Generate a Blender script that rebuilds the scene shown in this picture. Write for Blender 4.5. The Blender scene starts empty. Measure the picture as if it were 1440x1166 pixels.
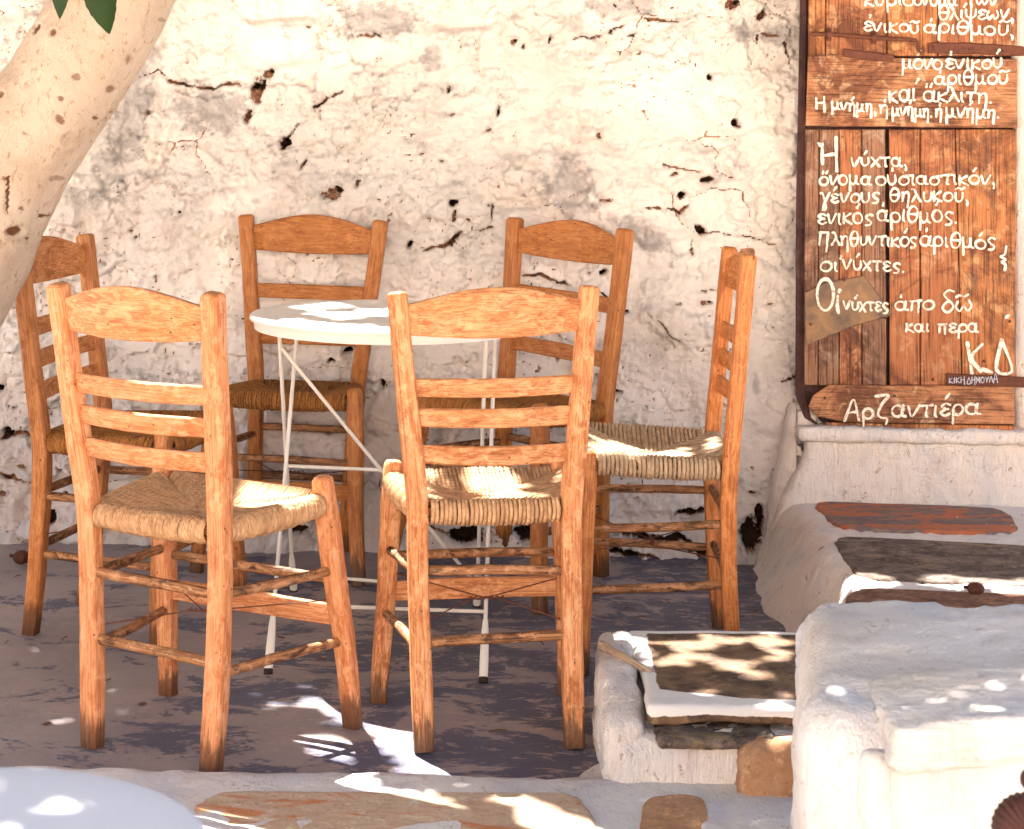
import bpy, math, random
import numpy as np
from mathutils import Vector, Matrix
random.seed(7); rng = np.random.default_rng(7)
R = math.radians
scene = bpy.context.scene
col = scene.collection

# ------------------------------------------------------------------ camera
F_PX, PITCH, CAM_H, ROLL = 2741.27, 0.0496, 1.17427, 0.017308
PX, PY = 720.0, -10.79
cam_d = bpy.data.cameras.new('camera'); cam = bpy.data.objects.new('camera', cam_d); col.objects.link(cam)
cp, sp, cr, sr = math.cos(PITCH), math.sin(PITCH), math.cos(ROLL), math.sin(ROLL)
r0, u0, f0 = Vector((1, 0, 0)), Vector((0, -sp, cp)), Vector((0, cp, sp))
right = cr*r0 + sr*u0; up = -sr*r0 + cr*u0
m = Matrix((right, up, -f0)).transposed().to_4x4(); m.translation = (0, 0, CAM_H)
cam.matrix_world = m
cam_d.sensor_width = 36; cam_d.lens = 36*F_PX/1440
cam_d.shift_y = -(583-PY)/1440; cam_d.clip_end = 300; cam_d.clip_start = .05
cam_d.dof.use_dof = True; cam_d.dof.focus_distance = 3.9; cam_d.dof.aperture_fstop = 13
scene.camera = cam

# ------------------------------------------------------------------ light
SUN_EL = R(60)
SUN_H = Vector((-.50, .866)).normalized()          # horizontal direction towards the sun
SUN = Vector((SUN_H.x*math.cos(SUN_EL), SUN_H.y*math.cos(SUN_EL), math.sin(SUN_EL)))
world = bpy.data.worlds.new('World'); scene.world = world; world.use_nodes = True
nt = world.node_tree; nt.nodes.clear()
sky = nt.nodes.new('ShaderNodeTexSky'); sky.sky_type = 'NISHITA'; sky.sun_disc = False
sky.sun_elevation = SUN_EL; sky.sun_rotation = math.atan2(SUN_H.x, SUN_H.y)
sky.air_density = 1.0; sky.dust_density = 5; sky.ozone_density = .6
bg = nt.nodes.new('ShaderNodeBackground'); bg.inputs[1].default_value = .068
wo = nt.nodes.new('ShaderNodeOutputWorld')
nt.links.new(sky.outputs[0], bg.inputs[0]); nt.links.new(bg.outputs[0], wo.inputs[0])
sl = bpy.data.lights.new('sun', 'SUN'); so = bpy.data.objects.new('sun', sl); col.objects.link(so)
sl.energy = 5; sl.angle = R(.5); sl.color = (1, .91, .835)
so.rotation_euler = SUN.to_track_quat('Z', 'Y').to_euler(); so.location = (-3, 5, 6)
vs = scene.view_settings
vs.view_transform = 'Standard'; vs.look = 'None'; vs.gamma = 1; vs.exposure = 2.92
vs.use_curve_mapping = False
scene.render.engine = 'CYCLES'; scene.cycles.use_denoising = True
scene.cycles.max_bounces = 8; scene.cycles.diffuse_bounces = 5

WALL0, WALLM, LEAN = 5.045, -.03887, .035          # wall: y = WALL0 + WALLM*x + LEAN*z

def at(px, py, plane, val=0.):
    """point of the place seen at a pixel of the photograph, on plane z=val, y=val or val metres before the wall"""
    u, v = px-PX, py-PY
    X = cr*u+sr*v; Y = -sr*u+cr*v; uu = -Y/F_PX
    d = np.array([X/F_PX, cp-sp*uu, sp+cp*uu])
    if plane == 'z': k = (val-CAM_H)/d[2]
    elif plane == 'y': k = val/d[1]
    else: k = (WALL0-val+LEAN*CAM_H)/(d[1]-WALLM*d[0]-LEAN*d[2])
    q = d*k; q[2] += CAM_H
    return q

# ------------------------------------------------------------------ noise
def _h(ix, iy, iz, seed):
    n = (ix.astype(np.int64)*374761393 + iy.astype(np.int64)*668265263 + iz.astype(np.int64)*2147483647 + seed*1274126177) & 0xffffffff
    n = ((n ^ (n >> 13))*1274126177) & 0xffffffff
    n = ((n ^ (n >> 16))*2246822519) & 0xffffffff
    return ((n ^ (n >> 15)) & 0xffffff)/float(0xffffff)
def vnoise(x, y, z=None, seed=0):
    x = np.asarray(x, float); y = np.asarray(y, float); z = np.zeros_like(x) if z is None else np.asarray(z, float)
    i, j, k = np.floor(x), np.floor(y), np.floor(z)
    fx, fy, fz = x-i, y-j, z-k
    s = lambda t: t*t*t*(t*(6*t-15)+10)
    fx, fy, fz = s(fx), s(fy), s(fz); r = 0
    for a in (0, 1):
        for b in (0, 1):
            for c in ((0,) if not np.any(fz) and not np.any(k) else (0, 1)):
                w = (fx if a else 1-fx)*(fy if b else 1-fy)*(fz if c else 1-fz)
                r = r + w*_h(i+a, j+b, k+c, seed)
    return r*2-1
def fbm(x, y, z=None, o=4, seed=0, g=.5):
    r = 0; a = 1; t = 0
    for q in range(o):
        r = r + a*vnoise(x*2**q+q*3.7, y*2**q-q*1.3, None if z is None else z*2**q, seed+q*17); t += a; a *= g
    return r/t

# ------------------------------------------------------------------ object helpers
def tag(o, label=None, cat=None, group=None, kind=None):
    for k, v in (('label', label), ('category', cat), ('group', group), ('kind', kind)):
        if v: o[k] = v
    return o
def empty(name, loc, label, cat, group=None):
    o = bpy.data.objects.new(name, None); o.empty_display_size = .1; col.objects.link(o); o.location = loc
    return tag(o, label, cat, group)
def mesh_obj(name, V, F, mat, parent=None, attrs=None, smooth=True, sharp=None, loc=None):
    """one mesh object; V are world coordinates, stored relative to the parent's (or its own) base"""
    V = np.asarray(V, np.float64)
    me = bpy.data.meshes.new(name)
    base = np.array(loc if loc is not None else (parent['_b'] if parent and '_b' in parent else (0, 0, 0)), float)
    ob = bpy.data.objects.new(name, me); col.objects.link(ob)
    if parent is not None:
        b = np.zeros(3); p = parent
        while p is not None: b += np.array(p.location); p = p.parent
        off = b; ob.parent = parent
    else:
        off = base; ob.location = base
    W = V-off
    if isinstance(F, np.ndarray) and F.ndim == 2:
        n = F.shape[1]; me.vertices.add(len(W)); me.vertices.foreach_set('co', W.ravel())
        me.loops.add(F.size); me.loops.foreach_set('vertex_index', F.ravel().astype(np.int32))
        me.polygons.add(len(F)); me.polygons.foreach_set('loop_start', np.arange(0, F.size, n, dtype=np.int32))
        me.polygons.foreach_set('loop_total', np.full(len(F), n, np.int32)); me.update(calc_edges=True)
    else:
        me.from_pydata(W.tolist(), [], [list(map(int, f)) for f in F])
    for k, a in (attrs or {}).items():
        a = np.asarray(a, np.float32)
        if a.ndim == 2:
            at_ = me.attributes.new(k, 'FLOAT_VECTOR', 'POINT'); at_.data.foreach_set('vector', a.ravel())
        else:
            at_ = me.attributes.new(k, 'FLOAT', 'POINT'); at_.data.foreach_set('value', a)
    me.polygons.foreach_set('use_smooth', np.full(len(me.polygons), smooth))
    if smooth and sharp: me.set_sharp_from_angle(angle=R(sharp))
    me.materials.append(mat)
    return ob
class MB:
    def __init__(s): s.V = []; s.F = []; s.G = []; s.n = 0
    def add(s, V, F, G=None):
        V = np.asarray(V, float); s.V.append(V)
        s.F += [[i+s.n for i in f] for f in F]
        s.G.append(np.asarray(G, float) if G is not None else V*1.0); s.n += len(V)
    def build(s, name, mat, parent=None, sharp=35, smooth=True, loc=None):
        return mesh_obj(name, np.concatenate(s.V), s.F, mat, parent, {'grain': np.concatenate(s.G)}, smooth, sharp, loc)
def rrect(w, d, r, n=3):
    pts = []
    for cx, cy, a0 in ((w/2-r, d/2-r, 0), (-w/2+r, d/2-r, 90), (-w/2+r, -d/2+r, 180), (w/2-r, -d/2+r, 270)):
        for i in range(n):
            a = R(a0+90*i/(n-1)); pts.append((cx+r*math.cos(a), cy+r*math.sin(a)))
    return np.array(pts)
def circ(r, n=10, ry=None):
    a = np.arange(n)*2*math.pi/n
    return np.stack([r*np.cos(a), (ry or r)*np.sin(a)], 1)
def sweep(mb, path, sec, ref, scale=None, jit=0, dome=(0, 0), seed=None):
    """carry a cross-section along a path; ref = the section's x axis"""
    P = np.asarray(path, float); n = len(P); k = len(sec)
    T = np.gradient(P, axis=0); T /= np.linalg.norm(T, axis=1)[:, None]
    ref = np.asarray(ref, float); ref = np.broadcast_to(ref, P.shape)
    A = ref-(ref*T).sum(1)[:, None]*T; A /= np.linalg.norm(A, axis=1)[:, None]; B = np.cross(T, A)
    L = np.concatenate([[0], np.cumsum(np.linalg.norm(np.diff(P, axis=0), axis=1))])
    sc = np.ones(n) if scale is None else np.asarray(scale, float)
    rings = []; G = []
    go = np.random.default_rng(seed).uniform(-20, 20, 3) if seed is not None else rng.uniform(-20, 20, 3)
    def ring(c, a, b, s, l):
        V = c+s*(sec[:, :1]*a+sec[:, 1:]*b)
        if jit: V = V+rng.normal(0, jit, (1, 2))@np.stack([a, b])
        rings.append(V); G.append(np.stack([np.full(k, l)+go[0], s*sec[:, 0]+go[1], s*sec[:, 1]+go[2]], 1))
    rad = np.abs(sec).max()
    if dome[0]:
        for q in (.55, .9): ring(P[0]-T[0]*dome[0]*(1-q), A[0], B[0], sc[0]*(q*.35+.62), L[0])
    for i in range(n): ring(P[i], A[i], B[i], sc[i], L[i])
    if dome[1]:
        for q, h in ((.93, .5), (.72, .9), (.35, 1.)): ring(P[-1]+T[-1]*dome[1]*h, A[-1], B[-1], sc[-1]*q, L[-1])
    V = np.concatenate(rings); m_ = len(rings)
    F = [[i*k+j, i*k+(j+1) % k, (i+1)*k+(j+1) % k, (i+1)*k+j] for i in range(m_-1) for j in range(k)]
    F.append([j for j in range(k)][::-1]); F.append([(m_-1)*k+j for j in range(k)])
    mb.add(V, F, np.concatenate(G))
def lerp(a, b, t): return np.asarray(a)+(np.asarray(b)-np.asarray(a))*t
def spline(pts, n):
    """Catmull-Rom through the points"""
    P = np.asarray(pts, float)
    if len(P) == 2: return np.array([lerp(P[0], P[1], t) for t in np.linspace(0, 1, n)])
    Q = np.concatenate([[2*P[0]-P[1]], P, [2*P[-1]-P[-2]]]); out = []
    for t in np.linspace(0, len(P)-1, n):
        i = min(int(t), len(P)-2); f = t-i; a, b, c, d = Q[i:i+4]
        out.append(.5*((2*b)+(-a+c)*f+(2*a-5*b+4*c-d)*f*f+(-a+3*b-3*c+d)*f**3))
    return np.array(out)
def grid_faces(nx, ny):
    i = np.arange(ny-1)[:, None]*nx+np.arange(nx-1)[None]
    return np.stack([i, i+1, i+nx+1, i+nx], -1).reshape(-1, 4)

# ------------------------------------------------------------------ materials
def srgb(h):
    c = [int(h[i:i+2], 16)/255 for i in (0, 2, 4)]
    return tuple(((x/12.92) if x <= .04045 else ((x+.055)/1.055)**2.4) for x in c)+(1,)
class Mat:
    def __init__(s, name, rough=.7, spec=.3):
        s.m = bpy.data.materials.new(name); s.m.use_nodes = True; s.t = s.m.node_tree; s.N = s.t.nodes
        s.b = s.N['Principled BSDF']; s.b.inputs['Roughness'].default_value = rough
        s.b.inputs['Specular IOR Level'].default_value = spec
    def put(s, inp, v):
        if isinstance(v, bpy.types.NodeSocket): s.t.links.new(v, inp)
        elif v is not None: inp.default_value = v
    def node(s, typ, ins=None, **kw):
        n = s.N.new(typ)
        for k, v in kw.items(): setattr(n, k, v)
        for k, v in (ins or {}).items(): s.put(n.inputs[k], v)
        return n
    def attr(s, name, out='Vector'): return s.node('ShaderNodeAttribute', attribute_name=name).outputs[out]
    def obj(s): return s.node('ShaderNodeTexCoord').outputs['Object']
    def pos(s): return s.node('ShaderNodeNewGeometry').outputs['Position']
    def scale(s, v, sc, loc=(0, 0, 0)):
        return s.node('ShaderNodeMapping', {'Vector': v, 'Scale': sc, 'Location': loc}).outputs[0]
    def noise(s, v, sc, det=4, rough=.55, dist=0):
        return s.node('ShaderNodeTexNoise', {'Vector': v, 'Scale': sc, 'Detail': det, 'Roughness': rough, 'Distortion': dist}).outputs['Fac']
    def vor(s, v, sc, feature='F1', rnd=1):
        return s.node('ShaderNodeTexVoronoi', {'Vector': v, 'Scale': sc, 'Randomness': rnd}, feature=feature).outputs['Distance']
    def ramp(s, f, stops, interp='LINEAR'):
        n = s.node('ShaderNodeValToRGB', {'Fac': f}); e = n.color_ramp; e.interpolation = interp
        while len(e.elements) < len(stops): e.elements.new(.5)
        for el, (p, c) in zip(e.elements, stops):
            el.position = p; el.color = c if isinstance(c, tuple) else (c, c, c, 1)
        return n.outputs[0]
    def mix(s, f, a, b, mode='MIX'):
        n = s.node('ShaderNodeMix', data_type='RGBA', blend_type=mode)
        s.put(n.inputs[0], f); s.put(n.inputs[6], a); s.put(n.inputs[7], b); return n.outputs[2]
    def math(s, op, a, b=0., c=None, clamp=False):
        n = s.node('ShaderNodeMath', operation=op, use_clamp=clamp); s.put(n.inputs[0], a); s.put(n.inputs[1], b)
        if c is not None: s.put(n.inputs[2], c)
        return n.outputs[0]
    def bump(s, h, dist=.002, strength=1, prev=None):
        n = s.node('ShaderNodeBump', {'Height': h, 'Distance': dist, 'Strength': strength})
        if prev: s.put(n.inputs['Normal'], prev)
        return n.outputs[0]
    def done(s, color, normal=None, rough=None):
        s.put(s.b.inputs['Base Color'], color)
        if normal: s.put(s.b.inputs['Normal'], normal)
        if rough is not None: s.put(s.b.inputs['Roughness'], rough)
        return s.m

def mat_wood(name, light, mid, dark, wear=.5, foot=True, rough=.5):
    w = Mat(name, rough, .35); g = w.attr('grain')
    st = w.noise(w.scale(g, (3, 60, 60)), 1.5, 5, .6, .6)
    fine = w.noise(w.scale(g, (14, 380, 380)), 1, 3, .6)
    c = w.mix(w.ramp(st, [(.34, 0.), (.64, 1.)]), mid, light)
    c = w.mix(w.ramp(fine, [(.36, .75), (.56, 0.)]), c, dark)
    bl = w.noise(w.scale(g, (9, 26, 26)), 1.5, 8, .72, 1.0)          # blotches of worn varnish
    c = w.mix(w.ramp(bl, [(.50, 0.), (.60, wear)]), c, dark)
    bl2 = w.noise(w.scale(g, (17, 34, 34), (5, 3, 1)), 1.6, 8, .74, .5)
    c = w.mix(w.ramp(bl2, [(.51, 0.), (.60, wear*.95)]), c, (min(.82, light[0]*1.15), light[1]*1.28, light[2]*1.5, 1))
    ring = w.noise(w.scale(g, (1.6, 45, 45), (2, 9, 4)), 1.2, 6, .7, 1.5)
    c = w.mix(w.ramp(ring, [(.60, 0.), (.66, .6)]), c, (dark[0]*.6, dark[1]*.55, dark[2]*.6, 1))
    sp_ = w.vor(w.scale(g, (1, 1.4, 1.4)), 30)                        # small knots, nail marks
    c = w.mix(w.ramp(sp_, [(.055, .9), (.08, 0.)]), c, (.035, .014, .008, 1))
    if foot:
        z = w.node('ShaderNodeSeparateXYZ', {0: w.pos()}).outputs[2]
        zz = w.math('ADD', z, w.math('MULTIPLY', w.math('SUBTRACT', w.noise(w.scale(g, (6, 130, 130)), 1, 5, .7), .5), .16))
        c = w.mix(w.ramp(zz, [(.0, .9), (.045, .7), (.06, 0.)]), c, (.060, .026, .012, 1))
    n = w.bump(fine, .0012, .8); n = w.bump(st, .002, .6, n); n = w.bump(bl, .0015, .5, n)
    return w.done(c, n, w.ramp(bl, [(.3, rough-.08), (.7, rough+.2)]))
WOOD = {
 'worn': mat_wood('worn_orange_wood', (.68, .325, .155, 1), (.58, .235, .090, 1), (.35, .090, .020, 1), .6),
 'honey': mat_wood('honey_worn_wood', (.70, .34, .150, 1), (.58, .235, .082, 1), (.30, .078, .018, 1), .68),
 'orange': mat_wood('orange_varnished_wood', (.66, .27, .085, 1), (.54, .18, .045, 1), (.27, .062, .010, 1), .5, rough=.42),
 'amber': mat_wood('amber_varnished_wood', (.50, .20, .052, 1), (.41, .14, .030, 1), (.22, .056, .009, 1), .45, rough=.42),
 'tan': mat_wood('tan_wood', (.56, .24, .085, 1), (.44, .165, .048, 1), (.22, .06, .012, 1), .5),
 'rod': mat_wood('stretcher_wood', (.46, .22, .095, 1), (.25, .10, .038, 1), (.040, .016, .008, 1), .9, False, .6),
}
def mat_straw(name, a, b, dk, wrap=True):
    w = Mat(name, .75, .2); g = w.attr('grain')
    tw = w.node('ShaderNodeTexWave', {'Vector': w.scale(g, (1, .10, 1)), 'Scale': 60, 'Distortion': 2.5, 'Detail': 2}, wave_type='BANDS', bands_direction='DIAGONAL').outputs['Fac']
    n1 = w.noise(w.scale(g, (12, 160, 160)), 1, 4, .6)
    n2 = w.noise(w.scale(g, (30, 30, 1)), 1.2, 4, .6)
    c = w.mix(n1, a, b); c = w.mix(w.ramp(n2, [(.4, 0.), (.75, .8)]), c, dk)
    return w.done(c, w.bump(w.math('ADD', tw, n1), .0012, .8))
STRAW = {
 'pale': mat_straw('pale_rush', (.68, .45, .26, 1), (.52, .29, .145, 1), (.22, .095, .040, 1)),
 'honey': mat_straw('honey_rush', (.46, .21, .062, 1), (.30, .115, .028, 1), (.10, .034, .010, 1)),
 'cord': mat_straw('seat_cord', (.64, .48, .32, 1), (.47, .33, .21, 1), (.24, .145, .08, 1)),
}
def mat_wash(name='whitewash', base=(.80, .75, .70, 1), warm=(.74, .64, .57, 1), cool=(.57, .56, .58, 1), chips=.5, brush=True, across=False):
    w = Mat(name, .85, .15); p = w.pos()
    c = w.mix(w.ramp(w.noise(p, 3.2, 6, .6, .4), [(.42, 0.), (.68, 1.)]), base, warm)
    c = w.mix(w.ramp(w.noise(w.scale(p, (1, 1, 1), (7, 2, 4)), 4.5, 7, .65, .8), [(.52, 0.), (.70, .75)]), c, cool)
    ch = w.noise(p, 38, 8, .74, .8)
    c = w.mix(w.ramp(w.noise(w.scale(p, (1.3, 1.3, .45), (2, 5, 1)), 9, 8, .74, .6), [(.54, 0.), (.66, .40)]), c, (warm[0]*.72, warm[1]*.66, warm[2]*.62, 1))
    c = w.mix(w.ramp(ch, [(.615, 0.), (.64, chips)]), c, (.30, .17, .10, 1))
    sp_ = w.noise(p, 150, 3, .6)
    c = w.mix(w.ramp(sp_, [(.71, 0.), (.75, chips*.9)]), c, (.12, .07, .05, 1))
    cr1 = w.node('ShaderNodeTexVoronoi', {'Vector': w.node('ShaderNodeVectorMath', {0: p, 1: w.node('ShaderNodeTexNoise', {'Vector': p, 'Scale': 9, 'Detail': 5}).outputs['Color']}, operation='ADD').outputs[0], 'Scale': 5.5}, feature='DISTANCE_TO_EDGE').outputs['Distance']
    crk = w.math('MULTIPLY', w.ramp(cr1, [(.003, 1.), (.012, 0.)]), w.ramp(w.noise(p, 4, 4), [(.52, 0.), (.60, 1.)]))
    c = w.mix(w.math('MULTIPLY', crk, .75), c, (.22, .13, .09, 1))
    h = w.math('ADD', w.noise(p, 26, 9, .68, .3), w.math('MULTIPLY', w.noise(w.scale(p, (2.2, 1.6, .3), (0, 0, 3)), 70, 4, .65, .5), .6 if brush else .2))
    if across: h = w.math('ADD', h, w.math('MULTIPLY', w.noise(w.scale(p, (.05, .35, 1.9)), 70, 5, .6, .3), 1.1))
    n = w.bump(h, .010, 1)
    return w.done(c, n)
M_WASH = mat_wash()
M_WASH2 = mat_wash('whitewash_steps', (.82, .77, .73, 1), (.76, .66, .60, 1), (.58, .59, .64, 1), .7)

# ------------------------------------------------------------------ the rubble wall
def build_wall():
    xs = np.concatenate([np.linspace(-4.5, -1.45, 60, endpoint=False), np.arange(-1.45, 1.45, .0036), np.linspace(1.45, 3.2, 60)])
    zs = np.concatenate([np.linspace(-.06, -.005, 6, endpoint=False), np.arange(-.005, 1.46, .0036), np.linspace(1.47, 1.98, 60)])
    X, Z = np.meshgrid(xs, zs); n = X.size; x = X.ravel(); z = Z.ravel()
    wx = x+.11*fbm(x*4, z*4, o=5, seed=3, g=.55); wz = z+.08*fbm(x*4+9, z*4, o=5, seed=4, g=.55)
    xw = x+.012*fbm(x*18, z*18, o=4, seed=13, g=.6); zw = z+.012*fbm(x*18+7, z*18, o=4, seed=14, g=.6)
    # irregular stones in rough courses: distance to nearest and second nearest stone centre
    cx, cz = .235, .15; j0 = np.floor(wz/cz); f1 = np.full(n, 9.); f2 = np.full(n, 9.); hid = np.zeros(n)
    for dj in (-1, 0, 1):
        jj = j0+dj; off = _h(jj, jj*0, jj*0, 11)*.9
        i0 = np.floor(wx/cx-off)
        for di in (-1, 0, 1):
            ii = i0+di
            px = (ii+off+.15+.7*_h(ii, jj, jj*0, 21))*cx; pz = (jj+.2+.6*_h(ii, jj, jj*0, 22))*cz
            d = np.hypot((wx-px)*.66, (wz-pz)); hh = _h(ii, jj, jj*0, 23)
            c = d < f1; f2 = np.where(c, f1, np.minimum(f2, d)); hid = np.where(c, hh, hid); f1 = np.where(c, d, f1)
    edge = f2-f1
    soft = np.clip(.5+.9*fbm(x*2.1, z*2.1, o=3, seed=31), 0, 1)        # where the plaster is thin the joints show
    h = .020*(1-np.exp(-edge/.030))*(.05+.95*soft)+.024*(hid-.5)*np.clip(edge/.03, 0, 1)*(.3+.7*soft)
    rough = np.clip(.42+1.5*fbm(x*1.9+5, z*2.1, o=3, seed=35), .08, 1.15)
    h += .034*fbm(x*3.2, z*3.6, o=3, seed=5)+.026*fbm(x*6.5, z*8.5, o=5, seed=6, g=.42+.0)*(.5+.6*rough)+.010*(1-2*np.abs(fbm(x*13, z*15, o=4, seed=16)))*soft
    lump = fbm(x*24, z*26, o=4, seed=7); h += .0048*lump*rough
    h += .0020*fbm(x*60, z*62, o=3, seed=17)*rough
    # flaking coats of limewash: little steps along wandering contours
    line = np.zeros(n)
    for s_, sc_, t_, a_ in ((41, 4.5, .10, .0035), (42, 7., .16, .0028), (43, 3., -.06, .006), (47, 2.2, .08, .006), (44, 11, .2, .002), (45, 6, -.2, .003), (46, 16, .12, .0016)):
        q = fbm(x*sc_, z*sc_, o=7, seed=s_, g=.60); wd_ = .008+.10*np.clip(fbm(x*4.5, z*4.5, o=3, seed=s_+90)*2.5+.35, 0, 1); h += a_*2.4*np.clip((q-t_)/wd_, 0, 1)
        line = np.maximum(line, np.clip(1-abs(q-t_+.006)/.009, 0, 1)*np.clip(fbm(x*7, z*7, o=3, seed=s_+50)*5-.6, 0, 1))
    # brush drags
    h += .0011*fbm(x*14+z*6, z*70-x*20, o=3, seed=9)
    bare = np.zeros(n); grey = np.zeros(n); pit = np.zeros(n)
    bare = line*.62
    bare = np.maximum(bare, np.clip((.0035-edge)/.003, 0, 1)*np.clip((fbm(x*6, z*6, o=3, seed=51)-.14)*6, 0, 1)*np.clip(soft*1.4, 0, 1))
    rag = .55*fbm(x*34, z*40, o=6, seed=61, g=.72)
    def blob(px, py, rx, ry, ang=0, depth=.03, kb=1., kp=1., kg=0.):
        c = at(px, py, 'w'); s = .00186; a = R(-ang)
        m = (abs(xw-c[0]) < (rx+ry)*s*2.4) & (abs(zw-c[2]) < (rx+ry)*s*2.4); i = np.where(m)[0]
        dx = (xw[i]-c[0])/s; dz = (zw[i]-c[2])/s
        u = (dx*math.cos(a)+dz*math.sin(a))/rx; v = (-dx*math.sin(a)+dz*math.cos(a))/ry
        d = np.hypot(u, v)+rag[i]*1.9; t = np.clip((1.15-d)/.45, 0, 1); t = t*t*(3-2*t)
        h[i] -= depth*t-.0055*np.exp(-((d-1.45)/.35)**2)*(depth > .01); bare[i] = np.maximum(bare[i], kb*t**.7); pit[i] = np.maximum(pit[i], kp*t); grey[i] = np.maximum(grey[i], kg*np.clip((1.3-d)/.5, 0, 1))
    def crack(pts, w, depth=.02, kb=1., kp=.5):
        for (x0, y0), (x1, y1) in zip(pts[:-1], pts[1:]):
            L = math.hypot(x1-x0, y1-y0); blob((x0+x1)/2, (y0+y1)/2, L/2+1.2*w, w, math.degrees(math.atan2(y1-y0, x1-x0)), depth, kb, kp)
    H = [(403, 201, 8, 7), (638, 284, 7, 6), (960, 275, 7, 5), (991, 251, 8, 5), (1030, 173, 4, 5), (1000, 110, 3, 5), (980, 320, 12, 5, 38),
         (468, 503, 6, 5), (491, 490, 6, 4), (415, 733, 16, 6), (362, 120, 6, 4), (575, 340, 4, 6), (845, 378, 7, 4), (772, 55, 2, 5),
         (862, 548, 8, 3), (881, 437, 4, 3), (660, 745, 30, 9), (742, 742, 16, 11), (1050, 745, 14, 24), (975, 716, 22, 5, -8), (930, 755, 60, 5, 5),
         (985, 768, 26, 7), (870, 772, 26, 4), (5, 545, 5, 5), (12, 606, 9, 6, 30), (463, 603, 4, 4), (541, 537, 3, 6), (702, 157, 2, 6), (786, 499, 8, 5),
         (262, 748, 5, 3), (75, 722, 7, 9), (100, 690, 3, 3), (1068, 720, 5, 14), (1062, 800, 8, 5), (905, 568, 2, 2), (1060, 690, 5, 3)]
    for b in H: blob(b[0], b[1], b[2], b[3], b[4] if len(b) > 4 else 0, .045, .9, 1.)
    B = [(1027, 10, 12, 11), (1072, 22, 7, 13, 40), (1066, 55, 5, 9), (887, 51, 6, 3), (945, 245, 8, 5, -30), (840, 191, 5, 7), (722, 57, 8, 7), (734, 67, 3, 6),
         (505, 258, 3, 12), (427, 233, 3, 9, 20), (470, 272, 24, 13), (633, 128, 3, 7), (632, 162, 8, 4, -20), (591, 216, 4, 4), (620, 225, 5, 3), (687, 184, 5, 3),
         (436, 38, 5, 5), (520, 52, 22, 5, 8), (365, 130, 13, 26), (350, 165, 6, 14), (380, 105, 12, 8), (689, 299, 2, 14), (989, 423, 13, 6), (953, 425, 4, 2), (639, 300, 4, 12),
         (1036, 177, 4, 4), (862, 8, 3, 2), (1080, 427, 7, 3), (258, 298, 3, 3), (222, 388, 3, 3), (1107, 571, 5, 6), (186, 322, 3, 3), (194, 333, 3, 3), (207, 158, 5, 4),
         (790, 395, 8, 4), (972, 351, 5, 9), (852, 279, 18, 2), (1020, 700, 8, 3), (300, 640, 4, 3), (20, 570, 4, 4), (35, 650, 10, 5), (15, 690, 8, 5), (88, 655, 6, 4), (1055, 655, 3, 3)]
    for b in B: blob(b[0], b[1], b[2]*.66, b[3]*.66, b[4] if len(b) > 4 else 0, .016, .75, .35); blob(b[0]+b[2]*.5, b[1]-b[3]*.4, b[2]*.3, b[3]*.3, 20, .02, .9, .9)
    for pts, w in (([(403, 198), (414, 188), (420, 178)], 1.5), ([(443, 150), (462, 138), (484, 127)], 1.8), ([(594, 352), (610, 347), (628, 342), (640, 331), (646, 327)], 2.6),
                   ([(670, 324), (682, 321), (695, 319)], 2), ([(913, 290), (930, 294), (955, 300), (969, 290)], 1.8), ([(235, 112), (262, 120), (300, 122), (340, 116)], 1.8),
                   ([(845, 410), (860, 421)], 1.5), ([(980, 408), (1001, 402)], 1.3), ([(1095, 533), (1110, 528), (1119, 520)], 1.6), ([(800, 60), (850, 48), (890, 30), (960, 32)], 1.2),
                   ([(735, 386), (757, 384), (800, 398)], 2.), ([(700, 565), (690, 580)], 1.5), ([(1070, 50), (1100, 52), (1112, 90)], 1.4), ([(925, 450), (940, 470), (960, 480)], 1.2),
                   ([(930, 230), (955, 236), (985, 243)], 1.3), ([(980, 325), (1030, 332), (1095, 340)], .9), ([(5, 612), (40, 606), (60, 616)], 3), ([(0, 660), (45, 668)], 3), ([(840, 760), (880, 768), (930, 776)], 2.4),
                   ([(1000, 560), (1045, 580)], 1.), ([(560, 590), (600, 600)], 1.), ([(560, 720), (600, 738), (690, 752)], 2.2)):
        crack(pts, w)
    for g in ((180, 160, 28, 100, 15), (300, 155, 48, 30, 5), (530, 30, 52, 24, 0), (880, 12, 45, 14, 0), (1045, 47, 20, 11, 0), (1094, 50, 20, 14, 10), (610, 85, 14, 14), (800, 260, 40, 30, 20), (1061, 533, 6, 14), (905, 330, 40, 16, 30)):
        blob(g[0], g[1], g[2], g[3], g[4] if len(g) > 4 else 0, .0025, 0, 0, 1.)
    for g in ((1045, 12, 26, 22), (1000, 225, 40, 22), (905, 90, 60, 16, -6), (1022, 150, 16, 12), (620, 380, 70, 26, -8), (450, 240, 60, 32), (560, 130, 60, 34), (760, 440, 50, 22), (960, 460, 60, 24, 20), (280, 240, 50, 34), (1080, 105, 26, 10, 12)):
        blob(g[0], g[1], g[2], g[3], g[4] if len(g) > 4 else 0, -.012, 0, 0)      # the larger stones stand proud
    sp_ = vnoise(x*130, z*130, seed=71)*np.clip(fbm(x*3, z*3, o=2, seed=72)*3+.3, 0, 1)
    m = np.clip((sp_-.80)*9, 0, 1); h -= .004*m; bare = np.maximum(bare, m*.8)
    low = np.clip(1-z/.16, 0, 1); h += .035*low**2                                # plaster toe at the foot
    y = WALL0+WALLM*x+LEAN*z-h
    o = mesh_obj('rubble_wall', np.stack([x, y, z], 1), grid_faces(len(xs), len(zs)), None or mat_wall(), None, {'bare': bare, 'grey': grey, 'pit': pit, 'rough': rough})
    return tag(o, 'rough whitewashed rubble stone wall with flaking plaster and dark holes behind the chairs', 'wall')
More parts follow.
